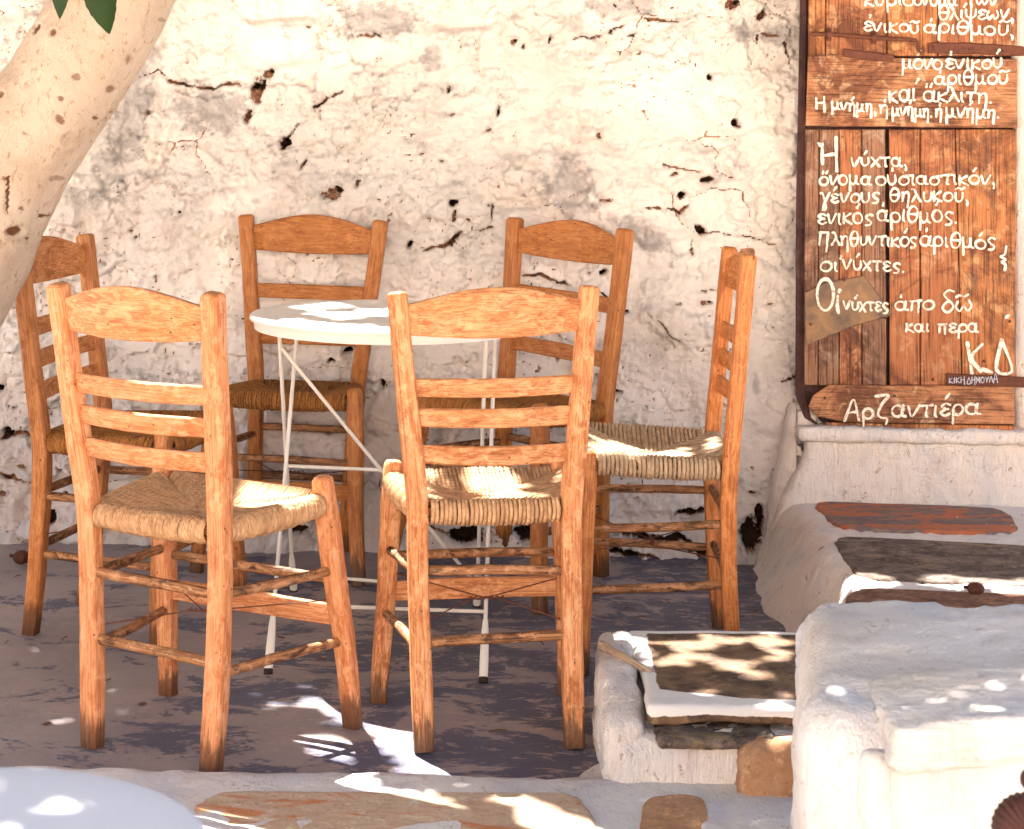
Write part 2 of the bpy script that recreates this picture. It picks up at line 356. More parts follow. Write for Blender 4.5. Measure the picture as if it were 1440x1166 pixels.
def mat_wall():
    w = Mat('limewashed_rubble', .9, .1); p = w.pos()
    c = w.mix(w.ramp(w.noise(p, 2.6, 6, .6, .5), [(.4, 0.), (.66, 1.)]), (.83, .79, .755, 1), (.76, .69, .65, 1))
    c = w.mix(w.ramp(w.noise(w.scale(p, (1, 1, 1.6), (4, 0, 9)), 3.7, 9, .72, 1.), [(.54, 0.), (.64, .6)]), c, (.56, .535, .52, 1))
    z = w.node('ShaderNodeSeparateXYZ', {0: p}).outputs[2]
    low_tone = w.ramp(w.math('ADD', z, w.math('MULTIPLY', w.noise(p, 4, 6, .65), .45)), [(.30, .7), (1.05, 0.)])
    c = w.mix(low_tone, c, (.58, .53, .535, 1))                              # greyer towards the foot of the wall, broken up by noise
    fine = w.noise(p, 70, 6, .7)
    c = w.mix(w.ramp(fine, [(.60, 0.), (.74, .35)]), c, (.38, .30, .25, 1))
    br = w.mix(w.noise(p, 60, 5, .7), (.30, .11, .035, 1), (.42, .27, .17, 1))
    br = w.mix(w.ramp(w.noise(p, 30, 3), [(.45, 0.), (.6, 1.)]), br, (.10, .035, .02, 1))
    c = w.mix(w.math('MULTIPLY', w.attr('grey', 'Fac'), w.ramp(w.noise(p, 25, 6, .7), [(.3, .4), (.6, .9)])), c, (.36, .34, .34, 1))
    rag = w.math('ADD', w.attr('bare', 'Fac'), w.math('MULTIPLY', w.math('SUBTRACT', w.noise(p, 75, 7, .8), .5), 2.6))
    rag = w.math('MULTIPLY', rag, w.math('GREATER_THAN', w.attr('bare', 'Fac'), .03))
    c = w.mix(w.ramp(rag, [(.36, 0.), (.62, 1.)]), c, br)
    c = w.mix(w.ramp(w.attr('pit', 'Fac'), [(.45, 0.), (.8, .93)]), c, (.022, .012, .010, 1))
    hh = w.noise(p, 34, 9, .72, .4)
    return w.done(c, w.bump(w.math('MULTIPLY', hh, w.math('ADD', w.attr('rough', 'Fac'), .25)), .013, .9))
wall = build_wall()

# ------------------------------------------------------------------ ground
def sheet(name, x0, x1, y0, y1, z, mat, step=None, amp=0, label=None):
    nx = int((x1-x0)/step)+1 if step else 2; ny = int((y1-y0)/step)+1 if step else 2
    X, Y = np.meshgrid(np.linspace(x0, x1, nx), np.linspace(y0, y1, ny)); x, y = X.ravel(), Y.ravel()
    h = z+(amp*fbm(x*2.5, y*2.5, o=4, seed=91)+amp*.35*fbm(x*14, y*14, o=3, seed=92) if step else 0*x)
    o = mesh_obj(name, np.stack([x, y, h], 1), grid_faces(nx, ny), mat); o['kind'] = 'structure'; return o
def mat_floor():
    w = Mat('worn_painted_cement', .62, .3); p = w.pos()
    c = w.mix(w.ramp(w.noise(p, 3, 7, .62, .3), [(.35, 0.), (.65, 1.)]), (.25, .215, .22, 1), (.34, .285, .275, 1))
    zone = w.math('ADD', w.math('MULTIPLY', w.node('ShaderNodeSeparateXYZ', {0: p}).outputs[0], .32), .42)
    pt = w.noise(w.scale(p, (1, 1.4, 1)), 4.6, 10, .72, .5)
    c = w.mix(w.ramp(w.math('ADD', pt, w.math('MULTIPLY', w.math('SUBTRACT', zone, .4), .28)), [(.475, 0.), (.50, .88)]), c, (.080, .088, .140, 1))
    pk = w.noise(w.scale(p, (1, 2.2, 1), (3, 1, 0)), 17, 10, .80, .6)
    c = w.mix(w.ramp(w.math('ADD', pk, w.math('MULTIPLY', w.math('SUBTRACT', zone, .45), .10)), [(.555, 0.), (.575, .8)]), c, (.44, .33, .27, 1))
    c = w.mix(w.ramp(w.noise(w.scale(p, (1, 1, 1), (8, 8, 0)), 60, 5, .7), [(.66, 0.), (.72, .8)]), c, (.10, .07, .06, 1))
    c = w.mix(w.ramp(w.noise(w.scale(p, (1, 1, 1), (1, 5, 0)), 20, 7, .75), [(.68, 0.), (.70, .9)]), c, (.52, .45, .38, 1))
    n = w.bump(w.noise(p, 30, 8, .65), .004, .6); n = w.bump(pk, .0015, .6, n)
    return w.done(c, n, w.ramp(pt, [(.4, .5), (.6, .7)]))
sheet('courtyard_floor', -3.2, 2.6, 3.2, 5.2, 0, mat_floor(), .02, .004)
gm = Mat('pale_flagstone', .8, .2)
gp = gm.pos()
gc = gm.mix(gm.noise(gp, 1.2, 6), (.58, .48, .36, 1), (.66, .57, .46, 1))
gc = gm.mix(gm.ramp(gm.vor(gp, 1.6, 'DISTANCE_TO_EDGE'), [(.02, 1.), (.05, 0.)]), gc, (.74, .71, .66, 1))
sheet('ground', -40, 40, -40, 40, -.03, gm.done(gc, gm.bump(gm.noise(gp, 20, 6), .005)))

V_, F_ = None, None
def plain_box(name, x0, x1, y0, y1, z0, z1, mat, parent=None):
    V = [[x, y, z] for z in (z0, z1) for y in (y0, y1) for x in (x0, x1)]
    return mesh_obj(name, V, [[0, 2, 3, 1], [4, 5, 7, 6], [0, 1, 5, 4], [2, 6, 7, 3], [0, 4, 6, 2], [1, 3, 7, 5]], mat, parent, smooth=False)
tag(plain_box('bounce_wall', -9, 7, -4.4, -4.0, -.05, 3.6, mat_wash('bounce_limewash', (.78, .70, .60, 1), (.74, .62, .50, 1), (.66, .58, .50, 1), .2)), 'unseen whitewashed wall added behind the viewer to bounce warm sunlight', 'wall')  # added out of view to throw warm bounce light into the courtyard

# ------------------------------------------------------------------ rounded plaster masses
def rbox(h, r, res):
    """points, quads of a rounded box of half sizes h"""
    h = np.array(h, float); K = {}; V = []; F = []
    N = [max(2, int(round(2*a/res)))+1 for a in h]
    ax = [np.linspace(-a, a, n) for a, n in zip(h, N)]
    for d in range(3):
        a, b = [(1, 2), (2, 0), (0, 1)][d]
        for s in (-1, 1):
            idx = np.empty((N[a], N[b]), int)
            for i in range(N[a]):
                for j in range(N[b]):
                    k = [0, 0, 0]; k[d] = 0 if s < 0 else N[d]-1; k[a] = i; k[b] = j; k = tuple(k)
                    if k not in K: K[k] = len(V); V.append([ax[0][k[0]], ax[1][k[1]], ax[2][k[2]]])
                    idx[i, j] = K[k]
            q = np.stack([idx[:-1, :-1], idx[1:, :-1], idx[1:, 1:], idx[:-1, 1:]], -1).reshape(-1, 4)
            F.append(q if s > 0 else q[:, ::-1])
    V = np.array(V); c = np.clip(V, -(h-r), h-r); d = V-c; L = np.linalg.norm(d, axis=1, keepdims=True)
    V = np.where(L > 1e-9, c+d/np.maximum(L, 1e-9)*r, V)
    return V, np.concatenate(F)
def mass(name, x0, x1, y0, y1, z0, z1, mat, parent=None, r=.03, res=.012, amp=.007, sc=9, warp=None, seed=0, fine=.0026, loc=None):
    h = [(x1-x0)/2, (y1-y0)/2, (z1-z0)/2]; c = np.array([(x0+x1)/2, (y0+y1)/2, (z0+z1)/2])
    V, F = rbox(h, min(r, min(h)*.98), res); t = V/np.array(h); P = V+c
    if warp: P = warp(P, t)
    nrm = V/np.array(h); nrm = nrm*np.abs(nrm)**6; nrm /= np.maximum(np.linalg.norm(nrm, axis=1, keepdims=True), .2)
    d = amp*fbm(P[:, 0]*sc, P[:, 1]*sc, P[:, 2]*sc, 4, seed+5)+fine*fbm(P[:, 0]*60, P[:, 1]*60, P[:, 2]*60, 3, seed+6)
    for s_, a_ in ((61, .0032), (62, .0022)):
        d = d+a_*np.clip(fbm(P[:, 0]*11, P[:, 1]*11, P[:, 2]*11, 5, seed+s_, .6)/.02, 0, 1)
    P = P+nrm*d[:, None]
    return mesh_obj(name, P, F, mat, parent, {'grain': P}, loc=loc)

# the plinth under the board and the paved landing, plaster flaring out at its left
landing = empty('doorstep', (.95, 4.4, 0), 'whitewashed doorstep with plastered side and inset stone slabs under the painted board', 'doorstep')
def flare(k, xl):
    def f(P, t):
        w = np.clip(-t[:, 0], 0, 1)**4; zz = np.clip(P[:, 2]/k, 0, 1)
        P = P.copy(); P[:, 0] += w*(-.10*(1-zz)**1.2+.03*fbm(P[:, 1]*6, P[:, 2]*7, P[:, 0]*3, 3, 81)); return P
    return f
mass('plinth', .738, 1.9, 4.868, 5.3, -.05, .326, M_WASH2, landing, .022, .012, .004, 8, flare(.33, 0), 3)
mass('ledge', .728, 1.92, 4.846, 5.3, .322, .352, M_WASH2, landing, .008, .010, .003, 8, None, 4)
mass('landing', .715, 1.9, 3.72, 4.90, -.05, .163, M_WASH2, landing, .028, .012, .006, 7, flare(.163, 0), 5)
def skirtwarp(P, t):
    P = P.copy(); P[:, 0] += -.030*np.clip(1-P[:, 2]/.45, 0, 1)+.018*fbm(P[:, 1]*9, P[:, 2]*9, None, 3, 83); return P
mass('plaster_fillet', .655, .80, 4.91, 5.15, -.05, .40, M_WASH2, landing, .03, .008, .008, 13, lambda P, t: np.stack([P[:, 0]+.065*np.clip(P[:, 2]/.38, 0, 1.)**1.3*(t[:, 0] < 0), P[:, 1], P[:, 2]], 1), 7)

def flat_stone(name, pts, z, th, mat, parent, label=None, plane='z', seed=0, amp=.0025, edge=.006):
    """a slab whose outline is given in the horizontal plane (world x, y)"""
    P = np.array(pts, float); P2 = spline(np.concatenate([P, P[:1]]), 64)[:-1]; c = P2.mean(0)
    V = []; F = []; k = len(P2)
    jit = 1+.022*fbm(np.arange(k)*.55, np.full(k, seed*3.1), None, 4, seed, .65)
    rings = [(1., -th), (1., -edge), (.992, -edge*.35), (.975, 0)]+[(s, 0) for s in (.94, .88, .8, .7, .6, .5, .4, .3, .2, .1)]
    for s, dz in rings:
        for i, q in enumerate(P2):
            u = c+(q-c)*s*(jit[i] if s > .9 else 1); V.append([u[0], u[1], z+dz+(amp*float(0) if s > .98 else 0)])
    V = np.array(V); inner = np.repeat([min(1, max(0, (1-r_[0])*25)) for r_ in rings], k)
    V[:, 2] += amp*inner*fbm(V[:, 0]*12, V[:, 1]*12, None, 4, seed+9)
    m_ = len(rings)
    F = [[i*k+j, i*k+(j+1) % k, (i+1)*k+(j+1) % k, (i+1)*k+j] for i in range(m_-1) for j in range(k)]
    V = np.concatenate([V, [[c[0], c[1], z]]]); F += [[(m_-1)*k+j, (m_-1)*k+(j+1) % k, len(V)-1] for j in range(k)]
    F.append([j for j in range(k)][::-1])
    o = mesh_obj(name, V, F, mat, parent, {'grain': V}, sharp=50)
    if label: o['label'] = label
    return o
def rounded(px, z, k=.16):
    """photograph corners -> horizontal outline with softened corners"""
    Q = [at(a, b, 'z', z)[:2] for a, b in px]; out = []
    for i in range(len(Q)):
        p, q, n = Q[i-1], Q[i], Q[(i+1) % len(Q)]
        dp = np.linalg.norm(p-q); dn = np.linalg.norm(n-q); r = min(.04, k*min(dp, dn))
        out += [q+(p-q)/dp*r*1.6, q+(p-q)/dp*r*.45+(n-q)/dn*r*.45, q+(n-q)/dn*r*1.6]
        out.append(lerp(q, n, .5))
    return out
def mat_stone(name, a, b, cc, patch=None, pt=(.48, .52), sc=7, rough=.75):
    w = Mat(name, rough, .25); p = w.pos(); q = w.scale(p, (1, 1.6, 1))
    c = w.mix(w.ramp(w.noise(q, sc*1.6, 10, .76, .6), [(.42, 0.), (.58, 1.)]), a, b)
    c = w.mix(w.ramp(w.noise(w.scale(q, (1, 1, 1), (3, 3, 3)), sc*3, 10, .78, .5), [(.50, 0.), (.60, .85)]), c, cc)
    c = w.mix(w.ramp(w.noise(w.scale(p, (1, 1, 1), (7, 1, 3)), sc*7, 6, .75), [(.56, 0.), (.64, .7)]), c, (min(.8, b[0]*1.5), min(.8, b[1]*1.5), min(.8, b[2]*1.5), 1))
    if patch: c = w.mix(w.ramp(w.noise(w.scale(p, (.9, 2.2, 1), (9, 2, 5)), 6.5, 10, .75, .8), [(pt[0], 0.), (pt[1], .92)]), c, patch)
    c = w.mix(w.ramp(w.noise(p, 120, 4, .6), [(.62, 0.), (.72, .6)]), c, (.05, .035, .03, 1))
    return w.done(c, w.bump(w.noise(p, 30, 10, .76), .010, 1))
S_RED = mat_stone('red_painted_slab', (.24, .165, .15, 1), (.17, .125, .13, 1), (.32, .22, .16, 1), (.55, .17, .07, 1), (.50, .52))
S_GREY = mat_stone('grey_brown_slab', (.085, .062, .050, 1), (.23, .18, .15, 1), (.045, .034, .032, 1), (.30, .21, .12, 1), (.57, .62))
S_BROWN = mat_stone('brown_slab', (.16, .07, .045, 1), (.33, .17, .10, 1), (.08, .035, .03, 1))
S_TERRA = mat_stone('ochre_stone', (.50, .25, .12, 1), (.58, .33, .18, 1), (.36, .20, .13, 1), (.30, .17, .11, 1), (.6, .66))
S_PEACH = mat_stone('peach_step_stone', (.60, .42, .28, 1), (.66, .50, .36, 1), (.52, .33, .22, 1), (.62, .22, .085, 1), (.55, .59))
zl = .1715
flat_stone('slab', rounded([(1137, 704), (1415, 714), (1437, 750), (1180, 742)], zl), zl, .03, S_RED, landing, 'slab with flaking orange red paint nearest the board', seed=1)
flat_stone('slab', rounded([(1168, 752), (1470, 768), (1500, 826), (1205, 812)], zl), zl, .03, S_GREY, landing, 'large grey brown slab in the doorstep', seed=2)
flat_stone('slab', rounded([(1192, 826), (1480, 836), (1500, 900), (1180, 890)], zl), zl, .03, S_BROWN, landing, 'reddish brown slab half hidden by the white block', seed=3)

# ------------------------------------------------------------------ low step in front: white mortar with inset stones
step = empty('front_step', (-.1, 3.1, 0), 'low whitewashed step with peach and terracotta stones along the bottom of the courtyard floor', 'step')
mass('mortar', -3.0, .9, 2.15, 3.338, -.1, .024, mat_wash('step_mortar', (.76, .73, .70, 1), (.66, .60, .56, 1), (.58, .58, .64, 1), .25, False), step, .016, .024, .004, 5, lambda P, t: P+np.stack([P[:, 0]*0, .012*fbm(P[:, 0]*6, P[:, 0]*0, None, 3, 85)*(t[:, 1] > .5), P[:, 0]*0], 1), 8)
zs_ = .028
flat_stone('step_stone', rounded([(285, 1112), (822, 1113), (868, 1250), (200, 1250)], zs_, .1), zs_, .03, S_PEACH, step, 'long peach stone with flaking orange paint', seed=4)
flat_stone('step_stone', rounded([(905, 1118), (990, 1116), (1008, 1220), (893, 1220)], zs_, .25), zs_, .03, S_TERRA, step, 'small terracotta stone beside the slab support', seed=6)

# ------------------------------------------------------------------ low support with the loose slab lying on it
sup = empty('slab_support', (.36, 3.5, 0), 'low whitewashed block holding up the loose stone slab', 'plinth')
mass('block', .186, .72, 3.30, 3.72, -.03, .100, M_WASH2, sup, .03, .009, .006, 9, None, 11)
mass('side_wall', .180, .245, 3.31, 3.765, -.03, .148, M_WASH, sup, .018, .009, .006, 9, lambda P, t: P+np.stack([.012*fbm(P[:, 1]*8, P[:, 2]*9, None, 3, 21), 0*P[:, 0], -.028*np.clip(-t[:, 1], 0, 1)], 1), 12)
flat_stone('plaster_spill', [at(a, b, 'z', 0)[:2] for a, b in ((812, 1100), (825, 1088), (850, 1076), (890, 1070), (900, 1104), (860, 1108), (830, 1107))], .007, .02, M_WASH, sup, seed=13)
mass('stone', .395, .53, 3.245, 3.33, -.02, .104, S_TERRA, sup, .028, .009, .006, 9, None, 14)['label'] = 'upright ochre stone set in the right of the block'
mass('stone', .262, .46, 3.285, 3.60, .085, .106, S_GREY, sup, .012, .009, .003, 9, None, 15)['label'] = 'dark flat stone bedded in the top of the block'
def mat_slab():
    w = Mat('slab_with_white_border', .75, .25); p = w.pos()
    c = w.mix(w.ramp(w.noise(p, 13, 10, .76, .5), [(.42, 0.), (.58, 1.)]), (.075, .048, .036, 1), (.20, .125, .072, 1))
    c = w.mix(w.ramp(w.noise(w.scale(p, (1, 1, 1), (2, 7, 1)), 26, 9, .78), [(.53, 0.), (.62, .8)]), c, (.32, .20, .11, 1))
    e = w.math('ADD', w.attr('paint', 'Fac'), w.math('MULTIPLY', w.math('SUBTRACT', w.noise(p, 28, 6, .7), .5), .5))
    c = w.mix(w.ramp(e, [(.47, 0.), (.53, 1.)]), c, (.78, .76, .73, 1))
    return w.done(c, w.bump(w.noise(p, 40, 8, .7), .005, .8))
sx0, sx1, sy0, sy1 = .240, .80, 3.322, 3.785
V, F = rbox([(sx1-sx0)/2, (sy1-sy0)/2, .013], .010, .008)
P = V+np.array([(sx0+sx1)/2, (sy0+sy1)/2, .1345])
top = V[:, 2] > 0; fr = (-V[:, 1]/((sy1-sy0)/2)).clip(0, 1)**12
P[:, 2] += .004*fbm(P[:, 0]*7, P[:, 1]*7, None, 4, 31)+(.010*fbm(P[:, 0]*11, P[:, 1]*0, None, 4, 32)-.010)*fr*(~top)
P[:, 0] += .010*fbm(P[:, 1]*6, P[:, 1]*0, None, 4, 33)*(V[:, 0] < 0)+.012*(V[:, 0] < 0)*(1-(P[:, 1]-sy0)/(sy1-sy0))
P[:, 1] += (.006*fbm(P[:, 0]*8, P[:, 0]*0, None, 4, 34))*(V[:, 1] < 0)
dl = P[:, 0]-sx0; df = P[:, 1]-sy0; db = sy1-P[:, 1]; cor = .11*np.exp(-((dl/.12)**2+(df/.12)**2))
paint = np.clip(1.5-np.minimum.reduce([dl/.033, (df-cor)/.036, db/.024])*.95, 0, 1)*np.clip((V[:, 2]+.004)/.006, 0, 1)
slab = mesh_obj('stone_slab', P, F, mat_slab(), None, {'paint': paint}, loc=(.5, 3.55, .12))
tag(slab, 'loose brown stone slab with a painted white border lying on the low block', 'slab')
bm_ = MB(); a = at(846, 908, 'y', 3.62); b = at(893, 936, 'y', 3.52)
sweep(bm_, spline([a, lerp(a, b, .5)+[0, 0, .003], b+np.array([.03, 0, -.012])], 14), circ(.0075, 9), (0, 1, 0), np.linspace(1.25, .7, 14), .0005, (.004, .004))
ck = mat_wood('bare_twig_wood', (.50, .38, .27, 1), (.38, .27, .18, 1), (.15, .09, .05, 1), .6, False, .8)
tag(bm_.build('stick', ck, None, loc=tuple(a)), 'short bare stick poking out beside the painted slab', 'stick')

# ------------------------------------------------------------------ big whitewashed bench block at the right
M_BENCH = mat_wash('bench_plaster', (.80, .77, .75, 1), (.76, .69, .63, 1), (.56, .58, .66, 1), .45)
bench = empty('masonry_bench', (.8, 2.6, 0), 'large rounded whitewashed masonry bench filling the lower right corner', 'bench')
def benchwarp(P, t):
    P = P.copy(); front = np.clip(-t[:, 1], 0, 1)**3
    P[:, 2] += (t[:, 2] > 0)*(-.018*front+.006*fbm(P[:, 0]*5, P[:, 1]*5, None, 3, 35)); P[:, 0] += (.014*fbm(P[:, 2]*6, P[:, 1]*5, None, 3, 36)+.085*np.clip((P[:, 1]-2.325)/.54, 0, 1))*(t[:, 0] < 0)
    return P
mass('block', .352, 2.2, 2.325, 2.862, -.1, .452, M_BENCH, bench, .055, .014, .007, 6, benchwarp, 17)
M_LIP = mat_wash('lip_plaster', (.82, .78, .74, 1), (.78, .70, .62, 1), (.62, .62, .66, 1), .3, False, True)
mass('lip', .450, 2.2, 2.272, 2.46, .398, .449, M_LIP, bench, .011, .008, .004, 9, lambda P, t: P+np.stack([.006*fbm(P[:, 2]*20, P[:, 1]*9, None, 3, 50), .03*np.clip((P[:, 0]-.45)/.25, 0, 1), .016*np.clip((P[:, 0]-.45)/.25, 0, 1.)], 1), 18)
mass('pilaster', .424, .458, 2.314, 2.44, -.1, .405, M_BENCH, bench, .007, .010, .004, 7, None, 19)
# ------------------------------------------------------------------ painted board (old door leaf)
def bp(px, py, d=.155): return at(px, py, 'w', d)
def board_wood(name, light, mid, dark, vert=True):
    w = Mat(name, .68, .25); p = w.pos(); q = w.scale(p, (60, 8, 3) if vert else (4, 8, 60)); fq = w.scale(p, (330, 30, 9) if vert else (12, 30, 330))
    st = w.noise(q, 1.3, 6, .65, .7); fine = w.noise(fq, 1, 4, .65, .3)
    c = w.mix(w.ramp(st, [(.3, 0.), (.7, 1.)]), mid, light)
    c = w.mix(w.ramp(w.noise(p, 5, 9, .76, .8), [(.46, 0.), (.58, .9)]), c, dark)
    c = w.mix(w.ramp(w.noise(w.scale(p, (1, 1, .35), (3, 3, 3)), 9, 8, .75, .6), [(.55, 0.), (.64, .6)]), c, (.10, .07, .065, 1))
    c = w.mix(w.ramp(w.noise(w.scale(p, (1, 1, 1), (5, 1, 8)), 16, 8, .72, .6), [(.53, 0.), (.62, .7)]), c, (light[0]*1.2, light[1]*1.6, light[2]*1.9, 1))
    c = w.mix(w.ramp(fine, [(.36, .8), (.52, 0.)]), c, (.045, .016, .010, 1))
    c = w.mix(w.ramp(w.noise(p, 48, 5, .6), [(.68, 0.), (.74, .9)]), c, (.035, .014, .010, 1))
    n = w.bump(fine, .002, .9); n = w.bump(st, .003, .6, n)
    return w.done(c, n)
BW = [board_wood('board_wood', (.52, .215, .095, 1), (.39, .135, .055, 1), (.125, .042, .022, 1)),
      board_wood('board_wood_grey', (.38, .20, .12, 1), (.27, .13, .075, 1), (.10, .05, .035, 1)),
      board_wood('board_wood_orange', (.60, .25, .095, 1), (.46, .165, .06, 1), (.17, .06, .025, 1))]
BR = board_wood('rail_wood', (.58, .28, .14, 1), (.43, .175, .075, 1), (.15, .055, .03, 1), False)
BD = board_wood('dark_edge_wood', (.10, .045, .04, 1), (.07, .03, .03, 1), (.03, .014, .016, 1))
board = empty('painted_board', tuple(bp(1280, 590)), 'weathered brown plank door leaf covered in white handwritten Greek lines, standing on the white ledge', 'board')
def plank(name, corners, d0, d1, mat, label=None, res=.02, ragged=.0012, seed=0):
    """plank from an outline in the photograph, its face d1 and its back d0 metres before the wall"""
    k = len(corners); mb = MB(); C = np.array(corners, float); cen = C.mean(0)
    per = []
    for i in range(k):
        a, b = C[i], C[(i+1) % k]; n = max(1, int(np.linalg.norm(b-a)/9))
        per += [lerp(a, b, t) for t in np.arange(n)/n]
    per = np.array(per); jit = ragged/.00178*fbm(per[:, 0]*.07, per[:, 1]*.07, None, 3, seed+40); per = per+(per-cen)/np.linalg.norm(per-cen, axis=1)[:, None]*jit[:, None]
    n = len(per); V = []
    ins = per-np.sign(per-cen)*1.1
    for q, d in ((per, d0), (per, d1-.003), (ins, d1)): V += [at(x, y, 'w', d) for x, y in q]
    F = [[r_*n+i, r_*n+(i+1) % n, (r_+1)*n+(i+1) % n, (r_+1)*n+i] for r_ in range(2) for i in range(n)]
    F.append([2*n+i for i in range(n)]); F.append([i for i in range(n)][::-1])
    mb.add(V, F); o = mb.build(name, mat, board, sharp=30)
    if label: o['label'] = label
    return o
# dark door edge seen at the left, backing and planks
plank('edge_board', [(1126.5, -90), (1136, -90), (1131.5, 300), (1129, 540), (1141, 588), (1163, 606), (1131, 588), (1118.5, 556), (1119, 300)][::-1], .02, .128, BD, 'dark left edge of the door leaf')
plank('backing', [(1129, -90), (1431, -90), (1426, 611), (1240, 603), (1165, 600), (1140, 582), (1127, 540), (1130, 300)][::-1], .015, .118, BD, None, ragged=0)
def vplank(x0t, x1t, x0b, x1b, yt, yb, m, s, d=.147, bl=None, **k):
    g = .5
    c = [(x0t+g, yt), (x1t-g, yt), (x1b-g, yb), (x0b+g, yb)]
    if bl: c = [(x0t+g, yt), (x1t-g, yt), (x1b-g, yb), (x0b+bl, yb), (x0b+g, yb-bl*1.1)]
    return plank('plank', c[::-1], .119, d, m, seed=s, **k)
vplank(1137, 1162, 1136, 1161, -90, 79, BW[2], 1); vplank(1162, 1247, 1161, 1247, -90, 79, BW[0], 2, .149); vplank(1247, 1320, 1247, 1319, -90, 79, BW[2], 3); vplank(1320, 1431, 1319, 1430, -90, 79, BW[0], 4, .1485)
vplank(1132, 1152, 1130, 1150, 182, 542, BW[1], 5, .150); vplank(1152, 1180, 1150, 1180, 182, 542, BW[1], 6); vplank(1180, 1212, 1180, 1212, 182, 542, BW[0], 7, .1475); vplank(1212, 1245, 1212, 1247, 182, 542, BW[1], 8, .149)
vplank(1249.5, 1294, 1250.5, 1294, 182, 542, BW[0], 9); vplank(1294, 1343, 1294, 1353, 182, 542, BW[0], 10, .1485); vplank(1343, 1430, 1353, 1427, 182, 542, BW[2], 11, .147)
plank('rail', [(1136, 79), (1175, 76), (1260, 82), (1430, 83), (1430, 180), (1300, 179), (1133, 177)][::-1], .119, .158, BR, 'wide worn cross rail near the top', seed=12)
plank('rail', [(1142, 557), (1166, 541), (1427, 543), (1427, 597), (1190, 594), (1150, 586), (1137, 572)][::-1], .119, .160, BR, 'bottom cross rail with one painted word', seed=13)
plank('base_strip', [(1160, 594), (1427, 598.5), (1426, 610), (1250, 605), (1172, 601)][::-1], .06, .150, BW[2], seed=14)
# ironwork
rust = Mat('rusty_iron', .8, .4); rp = rust.pos()
rc = rust.mix(rust.noise(rp, 90, 6, .7), (.060, .020, .016, 1), (.20, .065, .030, 1)); rc = rust.mix(rust.ramp(rust.noise(rp, 40, 5, .7), [(.55, 0.), (.7, .8)]), rc, (.018, .010, .014, 1))
M_RUST = rust.done(rc, rust.bump(rust.noise(rp, 160, 5), .002, .9))
tinm = Mat('dull_tin_sheet', .55, .5); tp = tinm.pos()
tc = tinm.mix(tinm.ramp(tinm.noise(tp, 16, 7, .7, .5), [(.4, 0.), (.65, 1.)]), (.13, .085, .060, 1), (.30, .17, .08, 1))
tc = tinm.mix(tinm.ramp(tinm.noise(tp, 30, 7, .7), [(.58, 0.), (.68, .8)]), tc, (.06, .05, .065, 1)); tinm.b.inputs['Metallic'].default_value = .35
M_TIN = tinm.done(tc, tinm.bump(tinm.noise(tp, 60, 6), .002, .6))
plank('strap_hinge', [(1305, 60), (1360, 60), (1455, 66), (1455, 80), (1360, 76), (1305, 75)][::-1], .148, .1535, M_RUST, 'upper rusty strap hinge', seed=15)
lower_strap = plank('strap_hinge', [(1330, 525), (1455, 531), (1455, 546), (1330, 541)][::-1], .148, .162, M_RUST, 'lower rusty strap with a small painted name', seed=16)
plank('iron_plate', [(1186, 68), (1212, 72), (1226, 73), (1258, 77), (1256, 87), (1230, 86), (1186, 80)][::-1], .158, .161, M_RUST, 'broken dark iron plate on the upper rail', ragged=.002, seed=17)
plank('tin_patch', [(1131, 411), (1158, 398), (1215, 387), (1256, 441), (1248, 446), (1198, 460), (1133, 486)][::-1], .150, .1525, M_TIN, 'grey brown tin sheet nailed over the planks', seed=18)
mb = MB(); sweep(mb, [bp(1141, 47.5, .158), bp(1166, 48.5, .158), bp(1230, 53.5, .158), bp(1282, 56, .158)], circ(.0052, 8), (0, 0, 1), None, .0004, (.003, 0))
sweep(mb, spline([bp(1282, 56, .158), bp(1289, 58, .158), bp(1291, 66, .158), bp(1293, 73, .160), bp(1297, 75, .162), bp(1299, 70, .162), bp(1296, 67, .162)], 22), circ(.0042, 8), (0, 1, 0))
bolt = mb.build('bolt', M_RUST, board)
for x, y in ((1166, 48.5), (1229, 53)):
    mb = MB(); c = bp(x, y, .158)
    a_ = [(math.cos(t), math.sin(t)) for t in np.linspace(-.3, math.pi+.3, 9)]
    sweep(mb, [c+np.array([0, -.0095*s+.002, .0105*q]) for q, s in a_], rrect(.011, .003, .001), (1, 0, 0)); sweep(mb, [c+np.array([0, .006, -.017]), c+np.array([0, .006, .017])], rrect(.014, .003, .001), (1, 0, 0))
    mb.build('bolt_bracket', M_RUST, bolt)
nail_me = None
for x, y, d in [(1187, 394, .156), (1140, 456, .1535), (1245, 447, .1535), (1312, 66, .1545), (1364, 69, .1545), (1412, 72, .1545), (1425, 73, .1545), (1160, 560, .161), (1258, 557, .161), (1312, 534, .163), (1144, 82, .159), (1262, 96, .159), (1225, 108, .159), (1420, 452, .1485), (1384, 508, .1485), (1341, 531, .163)]:
    mb = MB(); c = bp(x, y, d); sweep(mb, [c+[0, .004, 0], c], circ(.0038, 8), (1, 0, 0), None, 0, (0, .0015))
    if nail_me is None: o = mb.build('nail', M_RUST, board); nail_me = (o.data, Vector(c))
    else:
        o = bpy.data.objects.new('nail', nail_me[0]); col.objects.link(o); o.parent = board; o.location = Vector(c)-nail_me[1]

